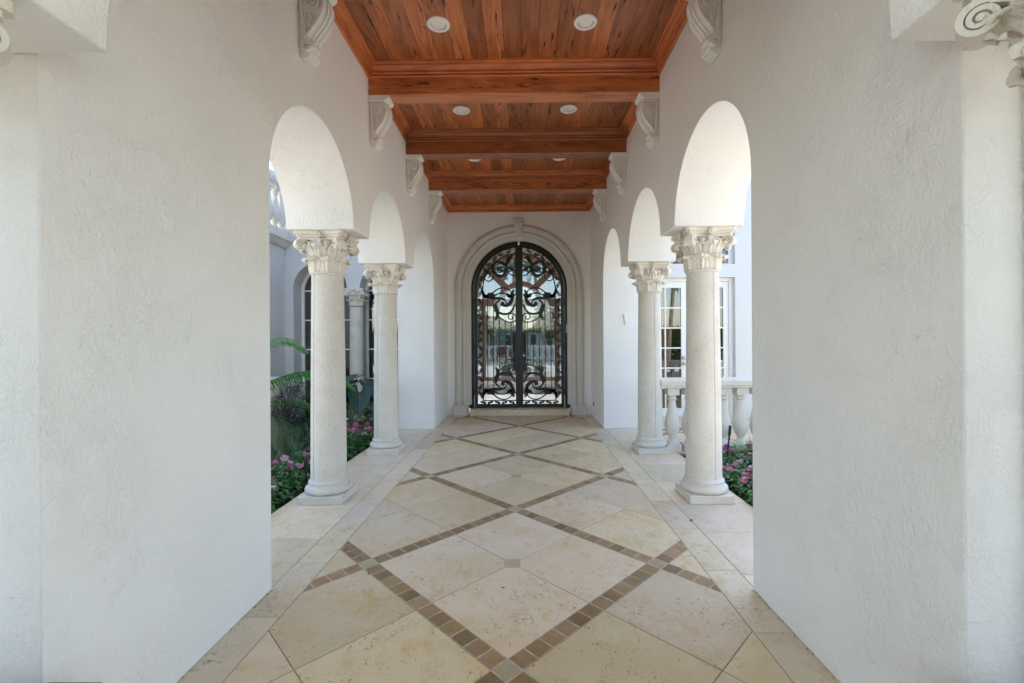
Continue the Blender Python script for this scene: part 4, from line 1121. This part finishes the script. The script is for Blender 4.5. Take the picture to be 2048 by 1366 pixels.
# elephant ear
ee = thing('elephant_ear_plant', 'elephant ear plant with big blue-green leaves between the left columns', 'plant', (-2.40, 6.40, -.04))
def taro_leaf(mb, base, dirv, L, seed):
    rr = random.Random(seed); d = Vector(dirv).normalized(); side = d.cross(Vector((0, 0, 1))).normalized(); up = side.cross(d)
    out = [(-.32, .26), (-.16, .44), (.10, .48), (.35, .40), (.60, .26), (.82, .11), (1.0, 0)]
    rows = 7; vs = []; cols = 9
    for i, (t, w) in enumerate(out):
        for k in range(cols):
            u = -1+2*k/(cols-1); tt = t if abs(u) > .3 or t > -.05 else max(t, -.05-.0)
            if t < 0 and abs(u) < .35: tt = 0
            q = Vector(base)+d*(L*tt)+side*(u*w*L)+up*(abs(u)*.12*L*w*2-.0)-Vector((0, 0, .18*L*max(0, tt)**2))+up*(.008*math.sin(9*tt+abs(u)*5))
            vs.append(q)
    mb.add(vs, [(i*cols+k, i*cols+k+1, (i+1)*cols+k+1, (i+1)*cols+k) for i in range(rows-1) for k in range(cols-1)], 0, rr.random())
    def on(t, u, w): return Vector(base)+d*(L*t)+side*(u*w*L)+up*(abs(u)*.12*L*w*2+.003)-Vector((0, 0, .18*L*max(0, t)**2))
    mb.tube([on(0, 0, .4), on(.35, 0, .4), on(.7, 0, .2), on(.97, 0, .02)], [.005, .004, .003, .001], 5, 1)
    for t0 in (.02, .2, .4, .6):
        for q in (-1, 1): mb.tube([on(t0, 0, .4), on(t0+.10, q*.5, .45*(1-t0*.6)), on(t0+.16, q*.92, .45*(1-t0*.75))], [.0028, .002, .001], 4, 1)
for k, (top, dv, L) in enumerate([((.06, -.12, .78), (-.85, -.42, -.42), .44), ((.20, -.10, .70), (.14, -.50, -.80), .34), ((.10, .05, .90), (-.35, -.75, -.15), .25), ((.20, .12, .80), (.55, -.35, -.6), .24), ((-.22, .10, .50), (-.7, -.3, -.6), .24), ((.30, .05, .48), (.6, -.2, -.7), .2)]):
    mb = MB(); taro_leaf(mb, top, dv, L, k); lf = mb.build('leaf', [M['taro_leaf'], M['taro_vein']], ee, attr='tint', smooth=80)
    mb = MB(); mb.tube([(0, 0, 0), (top[0]*.35, top[1]*.3+.02, top[2]*.6), top], [.014, .010, .006], 6); mb.build('stalk', M['stem'], lf, smooth=60)
mb = MB()
for k in range(60):
    rr = random.Random(k); a = rr.uniform(0, 6.28); d = (math.cos(a)*.35, math.sin(a)*.35, rr.uniform(.5, 1)); blade(mb, (rr.gauss(0, .04), rr.gauss(0, .04), 0), d, rr.uniform(.2, .42), .012, .9, rr.random(), 4)
mb.build('basal_growth', M['palm_old'], ee, attr='tint')
# rocks, landscape lights, urn
for k, (x, y, s) in enumerate(((-2.30, 5.95, .085), (-2.16, 6.15, .07), (-2.48, 6.1, .08))):
    bm = bmesh.new(); bmesh.ops.create_icosphere(bm, subdivisions=3, radius=s); rr = random.Random(k+80)
    off = [Vector((rr.uniform(-1, 1), rr.uniform(-1, 1), rr.uniform(-1, 1))).normalized() for _ in range(9)]
    for v in bm.verts:
        n_ = v.co.normalized(); q = min(1., min((.72+.2*((i*37) % 5)/5)/max(.05, n_.dot(o_)) for i, o_ in enumerate(off) if n_.dot(o_) > .05) if any(n_.dot(o_) > .05 for o_ in off) else 1.)
        v.co = n_*s*q; v.co.z *= .75; v.co.x *= 1.25
    me = bpy.data.meshes.new('rock'); bm.to_mesh(me); bm.free(); me.materials.append(M['rock'])
    o = bpy.data.objects.new('rock', me); C.objects.link(o); o.location = (x, y, .0)
    tag(o, ('flat grey rock in the soil below the elephant ear', 'small grey rock next to the farther left column', 'grey rock at the back of the flower bed')[k], 'rock', 'rocks in the left bed')
def garden_light(x, y, h, lean, label):
    t = thing('garden_light', label, 'garden light', (x, y, -.04))
    mb = MB(); mb.tube([(0, 0, 0), (lean*.9, 0, h*.9)], .009, 8); mb.build('stake', M['black'], t)
    mb = MB(); q = Vector((lean, 0, h)).normalized(); a = Vector((lean*.75, 0, h*.75))
    mb.tube([tuple(a), tuple(a+q*.03), tuple(a+q*.11), tuple(a+q*.115)], [.009, .015, .015, .013], 12); mb.build('lamp_head', M['black'], t, smooth=40)
garden_light(-2.02, 4.35, .24, 0, 'small black garden light among the pink flowers left of the nearer column')
garden_light(2.17, 4.75, .52, .05, 'thin black garden light stake behind the nearer right column')
garden_light(2.62, 5.0, .50, .03, 'black garden light stake in the grass at the edge of the right pier')
urn = thing('stone_urn', 'pale stone urn rim showing behind the palm on the left', 'urn', (-3.84, 6.85, -.04))
mb = MB(); mb.lathe([(.16, 0), (.16, .06), (.10, .08), (.07, .16), (.07, .30), (.10, .36), (.11, .40)], seg=32); mb.build('foot', M['stone'], urn, smooth=40)
mb = MB(); mb.lathe([(.09, .40), (.15, .50), (.20, .62), (.22, .74), (.235, .79), (.26, .815), (.262, .85), (.235, .86), (.20, .84), (.18, .74)], seg=40); mb.build('bowl', M['stone'], urn, smooth=40)

# ------------------------------------------------------------------ left house court
BW = 8.0
mb = MB()
def half(c0, c1, zs, n=24):
    c = (c0+c1)/2; r = (c1-c0)/2; return [(c-r*math.cos(PI*k/n), zs+r*math.sin(PI*k/n)) for k in range(n+1)]
ZS = 2.30; LO = (-3.99, -3.04); RO = (-2.81, -1.93)
p = [(-4.4, -.1), (LO[0], -.1)]+half(*LO, ZS)+half(*RO, ZS)+[(RO[1], -.1), (-1.872, -.1), (-1.872, 9.6), (-4.4, 9.6)]
mb.prism(p, 'y', BW, BW+.42)
mb.box(LO[1]-.02, RO[0]+.02, BW+.385, BW+.43, -.1, ZS+.2)
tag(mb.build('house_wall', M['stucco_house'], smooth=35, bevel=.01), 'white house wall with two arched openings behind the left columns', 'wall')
def arched_window(label, x0, x1, zs, y, z0, group):
    t = thing('arched_window', label, 'window', ((x0+x1)/2, y, 0), 0, group); r = (x1-x0)/2; n = 24; f = .05
    mb = MB()
    mb.prism([(-r, z0), (-r, zs)]+[(-r*math.cos(PI*k/n), zs+r*math.sin(PI*k/n)) for k in range(1, n)]+[(r, zs), (r, z0), (r-f, z0), (r-f, zs)]+[((r-f)*math.cos(PI*k/n), zs+(r-f)*math.sin(PI*k/n)) for k in range(1, n)]+[(-r+f, zs), (-r+f, z0)], 'y', 0, .07)
    mb.build('frame', M['white_paint'], t, smooth=35, bevel=.004)
    q = r-f
    mb = MB(); mb.prism([(-q, z0+.01), (q, z0+.01), (q, zs)]+[(q*math.cos(PI*k/n), zs+q*math.sin(PI*k/n)) for k in range(1, n)]+[(-q, zs)], 'y', .030, .036); mb.build('glass', M['glass_win'], t)
    for z in (zs, zs-.537, zs-1.074, zs-1.611):
        mb = MB(); mb.box(-q, q, .012, .028, z-.011, z+.011); mb.build('muntin', M['white_paint'], t)
    for a in (45, 90, 135):
        c_, s_ = math.cos(R(a)), math.sin(R(a)); mb = MB(); mb.prism([(-.011*s_, zs+.011*c_), (.011*s_, zs-.011*c_), (q*c_+.011*s_, zs+q*s_-.011*c_), (q*c_-.011*s_, zs+q*s_+.011*c_)], 'y', .013, .027); mb.build('muntin', M['white_paint'], t)
    mb = MB(); vs = []; K = 60
    for i in range(K+1):
        x = -r-.1+(2*r+.2)*i/K; yy = .30+.035*math.sin(i*1.9)+.012*math.sin(i*.7)
        vs += [(x, yy, z0), (x, yy, zs+r+.05)]
    mb.add(vs, [(2*i, 2*i+2, 2*i+3, 2*i+1) for i in range(K)]); mb.build('curtain', M['curtain'], t, smooth=60, solid=.004)
    return t
wg = 'arched windows of the left house wall'
arched_window('arched window with brown curtain left of the nearer column', LO[0], LO[1], ZS, BW+.30, .0, wg)
arched_window('arched window with brown curtain between the house pilaster and the farther column', RO[0], RO[1], ZS, BW+.30, .0, wg)
dr = thing('window_backing', 'dark panels added behind the arched windows on the left to stop light leaking', 'room', (0, 0, 0))  # dark panels added close behind the curtains to stop daylight leaking through
mb = MB(); mb.box(-4.42, -1.885, 8.668, 8.682, -.1, 3.3); mb.build('back_wall', M['curtain'], dr)
mb = MB(); mb.box(-4.42, -4.40, 8.42, 8.667, -.1, 3.3); mb.build('side_wall', M['curtain'], dr)
pil = thing('house_pilaster', 'slim stone column with carved capital between the two arched windows', 'column', (-2.90, BW+.10, -.04))
mb = MB(); mb.lathe([(.155, .0), (.155, .12), (.13, .14), (.128, .30), (.118, 2.02)], seg=48); mb.build('shaft', M['stone'], pil, smooth=40)
cap = build_capital(pil, ZS+.04, M['stone_carved']); cap.scale = (.86, .86, .86)
# wing with balcony on the far left
mb = MB(); mb.box(-7.5, -4.135, 5.2, BW-.002, -.1, 3.02)
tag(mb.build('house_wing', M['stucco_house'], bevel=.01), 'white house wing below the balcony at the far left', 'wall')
mb = MB(); mb.box(-7.5, -5.6, 5.2, BW-.002, 3.03, 9.6)
tag(mb.build('upper_house_wall', M['stucco_house']), 'white upper storey wall set back behind the balcony', 'wall')
mb = MB(); 
mb.prism([(-5.55, 3.022), (-4.10, 3.022), (-4.06, 3.05), (-4.02, 3.10), (-3.98, 3.12), (-3.98, 3.19), (-5.55, 3.19)], 'y', 5.2, BW-.004)
tag(mb.build('balcony_ledge', M['bal_stone'], bevel=.008), 'moulded stone ledge carrying the balcony balusters at upper left', 'ledge')
balustrade('pale stone balcony balustrade glimpsed through the first left arch', 'balcony_balustrade', (-4.13, 5.3), (-4.13, BW-.02), 3.192, .84, .15, .24, 13, .085, M['bal_stone'])

# ------------------------------------------------------------------ right house court
mb = MB()
DX0, DX1, DZ1 = 2.165, 3.785, 2.455
TZ0, TZ1 = 2.68, 4.0
def ring_wall(mb, x0, x1, z0, z1, holes, y0, y1):
    """wall made of butted blocks round stacked openings that share the same x range"""
    hx0, hx1 = holes[0][0], holes[0][1]
    mb.box(x0, hx0, y0, y1, z0, z1); mb.box(hx1, x1, y0, y1, z0, z1)
    z = z0
    for _, _, a, b in holes:
        if a > z: mb.box(hx0, hx1, y0, y1, z, a)
        z = b
    mb.box(hx0, hx1, y0, y1, z, z1)
ring_wall(mb, 1.872, 4.4, 0, 9.6, [(DX0, DX1, 0, DZ1), (DX0, DX1, TZ0, TZ1)], BW, BW+.3)
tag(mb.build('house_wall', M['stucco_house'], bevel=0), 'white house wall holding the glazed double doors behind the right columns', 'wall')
fd = thing('french_door', 'white double doors with small glass panes behind the right columns', 'door', (0, BW+.09, 0))
mb = MB()
for x0, x1 in ((DX0, DX0+.065), (DX1-.065, DX1)): mb.box(x0, x1, 0, .12, .0, DZ1)
mb.box(DX0+.065, DX1-.065, .0, .12, DZ1-.06, DZ1)
mb.build('frame', M['white_paint'], fd, bevel=.004)
lw = (DX1-DX0-.13)/2
for k, sd in ((0, 'left'), (1, 'right')):
    x0 = DX0+.065+k*lw; x1 = x0+lw; z0, z1 = .012, DZ1-.062; st_, tr, br = .092, .105, .135
    mb = MB(); 
    mb.box(x0+.003, x0+st_, .03, .08, z0, z1); mb.box(x1-st_, x1-.003, .03, .08, z0, z1); mb.box(x0+st_, x1-st_, .03, .08, z1-tr, z1); mb.box(x0+st_, x1-st_, .03, .08, z0, z0+br)
    lf = mb.build('door_leaf', M['white_paint'], fd, bevel=.003)
    mb = MB(); mb.box(x0+st_, x1-st_, .052, .058, z0+br, z1-tr); mb.build('glass', M['glass_win'], lf)
    gx0, gx1, gz0, gz1 = x0+st_, x1-st_, z0+br, z1-tr
    mb = MB(); mb.box((gx0+gx1)/2-.012, (gx0+gx1)/2+.012, .034, .050, gz0, gz1)
    for i in range(1, 6):
        z = gz0+(gz1-gz0)*i/6
        mb.box(gx0, (gx0+gx1)/2-.0121, .035, .049, z-.012, z+.012); mb.box((gx0+gx1)/2+.0121, gx1, .035, .049, z-.012, z+.012)
    mb.build('muntin', M['white_paint'], lf)
    if k == 0:
        for z in (.945, 1.045):
            mb = MB(); mb.tube([(x1-.055, .03, z), (x1-.055, .012, z), (x1-.055, .005, z), (x1-.055, -.03, z), (x1-.055, -.045, z)], [.034, .034, .016, .026, .02], 16); mb.build('knob', M['chrome'], lf, smooth=40)
    for z in (.4, 1.2, 2.0):
        hx = x0-.004 if k == 0 else x1+.004
        mb = MB(); mb.tube([(hx, .022, z-.06), (hx, .022, z+.06)], .010, 8); mb.build('hinge', M['white_paint'], lf)
mb = MB(); mb.box(DX0, DX1, -.09, .12, .0005, .011); mb.build('threshold', M['trav_pale'], fd, attr='tile')
tw = thing('transom_window', 'dark transom window above the white glazed double doors', 'window', (0, BW+.10, 0))
mb = MB()
for x0, x1, z0, z1 in ((DX0, DX0+.07, TZ0, TZ1), (DX1-.07, DX1, TZ0, TZ1), (DX0+.07, DX1-.07, TZ0, TZ0+.03), (DX0+.07, DX1-.07, TZ1-.06, TZ1)): mb.box(x0, x1, 0, .08, z0, z1)
mb.box((DX0+DX1)/2-.02, (DX0+DX1)/2+.02, .005, .075, TZ0+.03, TZ1-.06); mb.build('frame', M['white_paint'], tw, bevel=.003)
mb = MB(); mb.box(DX0+.07, DX1-.07, .034, .040, TZ0+.03, TZ1-.06); mb.build('glass', M['glass_win'], tw)
rm = thing('sitting_room', 'dim brown room behind the glass of the white double doors', 'room', (0, 0, 0))
mb = MB(); mb.box(1.9, 4.36, 11.0, 11.1, 0, 4.6); mb.build('back_wall', M['room'], rm)
mb = MB(); mb.box(2.71, 4.36, BW+.31, 11.0, -.02, .005); mb.build('room_floor', M['room'], rm)
mb = MB(); mb.box(2.705, 2.72, BW+.31, 11.0, .005, 4.6); mb.build('side_wall', M['room'], rm)
mb = MB(); mb.box(4.34, 4.36, BW+.31, 11.0, .005, 4.6); mb.build('side_wall', M['room'], rm)
mb = MB(); mb.box(1.9, 4.36, BW+.31, 11.1, 4.6, 4.7); mb.build('room_ceiling', M['room'], rm)
balustrade('pale stone balustrade standing right of the farther right column', 'garden_balustrade', (1.79, 5.60), (4.7, 5.60), .001, .775, .115, .215, 14, .088, M['bal_stone'])

# ------------------------------------------------------------------ waterfront beyond the hall
def tree(label, loc, h, cr, n, seed, leafs=.22, mat='tree_leaf', group=None):
    rr = random.Random(seed); t = thing('tree', label, 'tree', loc, 0, group)
    mb = MB(); mb.tube([(0, 0, 0), (.05, 0, h*.3), (0, .05, h*.7)], [.16, .12, .05], 8); mb.build('trunk', M['twig'], t, smooth=60)
    cl = [(Vector((rr.uniform(-1, 1)*cr*.75, rr.uniform(-1, 1)*cr*.75, h*rr.uniform(.38, .92))), rr.uniform(.3, .5)*cr) for _ in range(14)]
    lf = MB()
    for k in range(n):
        c, r = rr.choice(cl); p = c+rnd_dir(rr, -.6, 1)*r*rr.uniform(.5, 1); oval_leaf(lf, p, rnd_dir(rr, -.5, .5), leafs*rr.uniform(.7, 1.3), leafs*.55, rr.random(), .3, rr.uniform(-1, 1))
    lf.build('crown', M[mat], t, attr='tint')
    return t
tree('round green tree beyond the terrace seen in the left door leaf', (-3.2, 36, -.1), 4.0, 1.6, 1500, 61, .3, group='trees beyond the terrace')
tree('tall green tree beyond the terrace seen in the right door leaf', (2.6, 36, -.1), 4.4, 1.7, 1500, 62, .3, group='trees beyond the terrace')
tree('wide green tree beyond the terrace at the right door edge', (5.2, 34, -.1), 4.2, 1.8, 1200, 63, .3, group='trees beyond the terrace')
tree('wide green tree beyond the terrace at the left door edge', (-6.0, 34, -.1), 4.2, 1.8, 1200, 64, .3, group='trees beyond the terrace')
def coco(label, loc, h, lean, seed, group=None, fl_=1.9):
    rr = random.Random(seed); t = thing('coconut_palm', label, 'palm', loc, 0, group); top = Vector((lean, 0, h))
    mb = MB(); mb.tube(catmull([(0, 0, 0), (lean*.25, 0, h*.35), (lean*.65, 0, h*.7), tuple(top)], 5), .085, 10); mb.build('trunk', M['trunk'], t, smooth=60)
    for k in range(11):
        a = k*2*PI/11+rr.uniform(-.2, .2); e = rr.uniform(-.1, .75); c_, s_ = math.cos(a), math.sin(a)
        pts = [tuple(top), tuple(top+Vector((c_*fl_*.35, s_*fl_*.35, fl_*.32*e+.12))), tuple(top+Vector((c_*fl_*.75, s_*fl_*.75, fl_*.25*e-.1))), tuple(top+Vector((c_*fl_, s_*fl_, fl_*.1*e-.75)))]
        frond(t, pts, .55, 22, .06, M['palm_leaf'], 1.2, 55, seed+k)
    return t
pg = 'palms on the waterfront'
coco('leaning palm trunk seen in the left door leaf', (-1.95, 30, 0), 6.5, .9, 71, pg)
coco('straight palm trunk seen beside the door centre', (-.62, 29, 0), 7.0, .15, 72, pg)
coco('leaning palm trunk seen in the right door leaf', (1.45, 29, 0), 6.2, -.7, 73, pg)
def far_house(label, x0, x1, y, h, mat):
    t = thing('house', label, 'house', (0, y, -.1))
    mb = MB(); mb.box(x0, x1, 0, 6, 0, h); mb.build('wall', mat, t)
    mb = MB(); mb.prism([(x0-.4, h), (x1+.4, h), ((x0+x1)/2+.6, h+1.1), ((x0+x1)/2-.6, h+1.1)], 'y', -.4, 6.4); mb.build('roof', M['roof'], t)
    for wx in lerpl(x0+.8, x1-.8, 3):
        mb = MB(); mb.box(wx-.35, wx+.35, -.03, .02, .9, 2.2); w = mb.build('window', M['smooth_white'], t)
        mb = MB(); mb.box(wx-.28, wx+.28, -.05, -.032, .97, 2.13); mb.build('pane', M['darkwin'], w)
far_house('grey mauve house across the water seen in the left door leaf', -5.4, -.7, 46, 2.9, M['mauve'])
far_house('white house across the water seen in the right door leaf', .3, 5.2, 47, 2.4, M['smooth_white'])
ch = thing('patio_chair', 'red patio chair on the terrace seen through the left door leaf', 'chair', (-1.12, 25, .05))
for x in (-.24, .24):
    for y in (-.22, .22):
        mb = MB(); mb.box(x-.02, x+.02, y-.02, y+.02, 0, .45); mb.build('leg', M['black'], ch)
mb = MB(); mb.box(-.27, .27, -.26, .26, .45, .56); mb.build('seat', M['red'], ch, bevel=.03)
mb = MB(); mb.box(-.27, .27, .2, .3, .56, 1.02); mb.build('backrest', M['red'], ch, bevel=.03)
ppg = 'potted plants outside the garden window'
for k, (x, y, lab) in enumerate(((-.50, 15.0, 'yellow-green potted plant seen low in the left door leaf'), (.08, 15.2, 'yellow-green potted plant behind the door centre'), (.62, 15.0, 'yellow-green potted plant seen low in the right door leaf'))):
    t = thing('potted_plant', lab, 'potted plant', (x, y, .05), 0, ppg)
    mb = MB(); mb.lathe([(.11, 0), (.14, .02), (.18, .24), (.20, .25), (.20, .29), (.17, .29)], seg=24); mb.build('pot', M['terracotta'], t, smooth=40)
    mb = MB(); rr = random.Random(k+90)
    for q in range(150):
        a = rr.uniform(0, 6.28); e = rr.uniform(.2, 1.35); blade(mb, (rr.gauss(0, .04), rr.gauss(0, .04), .26), (math.cos(a)*math.cos(e), math.sin(a)*math.cos(e), math.sin(e)), rr.uniform(.35, .62), .06, rr.uniform(.6, 1.6), rr.random(), 5)
    mb.build('foliage', M['brom_leaf'], t, attr='tint')
# palms and hedge behind the viewpoint, mirrored in the right-hand glass
coco('coconut palm by the driveway, mirrored in the white doors', (6.9, -5.2, 0), 4.6, .3, 101, 'palms by the driveway', 2.0)
coco('tall coconut palm by the driveway behind the viewpoint', (9.2, -7.5, 0), 6.0, -.5, 102, 'palms by the driveway', 2.0)
hd = thing('driveway_hedge', 'long dark hedge behind the viewpoint, widened to cut front light, mirrored in the glass', 'hedge', (0, -11, -.03))  # hedge stretched wide across to cut light from the front
mb = MB(); mb.box(-14, 14, -.5, .5, 0, 2.05); mb.build('core', M['hedge_core'], hd)
lf = MB(); rr = random.Random(103)
for k in range(5200):
    x = rr.uniform(-14.2, 14.2); z = 2.1*rr.random(); y = .5+rr.uniform(-.02, .22)
    if rr.random() < .22: z = 2.05+rr.uniform(-.05, .35)*rr.random(); y = rr.uniform(-.5, .6)
    oval_leaf(lf, (x, y, z), rnd_dir(rr, -.5, .8), rr.uniform(.16, .30), .13, rr.random(), .3, rr.uniform(-1, 1))
lf.build('foliage', M['green_leaf'], hd, attr='tint')

# fallen leaves and petals on the paving
def litter(x, y, mat, label, L, rot):
    mb = MB(); oval_leaf(mb, (0, 0, 0), (1, 0, .12), L, L*.5, .5, .1, .1); o = mb.build('fallen_leaf' if mat == 'dryleaf' else 'fallen_petal', M[mat], None, (x, y, .004), rot, attr='tint')
    tag(o, label, 'leaf' if mat == 'dryleaf' else 'petal')
litter(-.055, 2.48, 'dryleaf', 'tiny dry leaf near the middle of the floor', .028, .4)
litter(-.19, 2.46, 'pink', 'pink petal on the floor left of the tiny dry leaf', .022, 1.2)
litter(-.83, 2.63, 'dryleaf', 'dark leaf scrap beside the left brown tile crossing', .025, 2.)
litter(1.31, 3.40, 'dryleaf', 'curled leaf on the pale border slab at right', .045, .9)
litter(-.36, 3.05, 'dryleaf', 'dark speck of leaf on the floor, left of centre', .018, .2)
rr = random.Random(9)
mb = MB()
for k in range(170):
    sx = rr.choice((-1, 1)); y = rr.choice((rr.uniform(1.4, 2.48), rr.uniform(7.1, 8.3), rr.uniform(1.4, 2.48))); x = sx*(WX-abs(rr.gauss(0, .007))-.003)
    L = rr.uniform(.003, .010)*(1.6 if rr.random() < .1 else 1); oval_leaf(mb, (x, y, rr.uniform(.001, .004)), (rr.uniform(-1, 1), rr.uniform(-1, 1), rr.uniform(0, .6)), L, L*.6, rr.random(), .1, rr.uniform(-1, 1))
for k in range(90):
    x = rr.uniform(-1.9, 1.9); y = rr.uniform(1.6, 7.5); L = rr.uniform(.003, .007); oval_leaf(mb, (x, y, .002), (rr.uniform(-1, 1), rr.uniform(-1, 1), .1), L, L*.6, rr.random(), .1, rr.uniform(-1, 1))
lit = mb.build('leaf_crumbs', M['dryleaf'], attr='tint'); lit['kind'] = 'stuff'; lit['label'] = 'crumbs of dry leaf and soil along the foot of the walls'

# ------------------------------------------------------------------ light, sky, camera
w = bpy.data.worlds.new('World'); bpy.context.scene.world = w; w.use_nodes = True
nt = w.node_tree; bg = nt.nodes['Background']
sky = nt.nodes.new('ShaderNodeTexSky'); sky.sky_type = 'NISHITA'; sky.sun_disc = False
EL, AZ = R(62), R(8)      # sun behind the house, to the right
sky.sun_elevation = EL; sky.sun_rotation = AZ; sky.air_density = 1.2; sky.dust_density = 1.0; sky.ozone_density = 1.0
nt.links.new(sky.outputs[0], bg.inputs[0]); bg.inputs[1].default_value = .11
sd = bpy.data.lights.new('sun', 'SUN'); sd.energy = 5.; sd.angle = R(.6); sd.color = (1, .965, .92)
so = bpy.data.objects.new('sun', sd); C.objects.link(so)
dirv = Vector((math.sin(AZ)*math.cos(EL), math.cos(AZ)*math.cos(EL), math.sin(EL)))
so.rotation_euler = dirv.to_track_quat('Z', 'Y').to_euler()
so.location = dirv*40

cam = bpy.data.cameras.new('camera'); co = bpy.data.objects.new('camera', cam); C.objects.link(co)
cam.sensor_width = 36; cam.lens = 910/2048*36; cam.shift_x = -12.5/2048; cam.clip_start = .05; cam.clip_end = 600
co.matrix_world = Matrix.Translation((.075, 0, 1.35)) @ Matrix.Rotation(math.atan(.0112), 4, 'Z') @ Matrix.Rotation(PI/2, 4, 'X') @ Matrix.Rotation(-.006, 4, 'Z')
sc = bpy.context.scene; sc.camera = co
sc.view_settings.view_transform = 'Standard'; sc.view_settings.look = 'None'; sc.view_settings.gamma = 1; sc.view_settings.use_curve_mapping = False
sc.view_settings.exposure = 2.42
try:
    sc.cycles.max_bounces = 16; sc.cycles.diffuse_bounces = 12; sc.cycles.transparent_max_bounces = 12; sc.cycles.glossy_bounces = 4
    sc.cycles.use_denoising = True; sc.cycles.caustics_reflective = False; sc.cycles.caustics_refractive = False
    sc.cycles.sample_clamp_indirect = 8
except Exception: pass
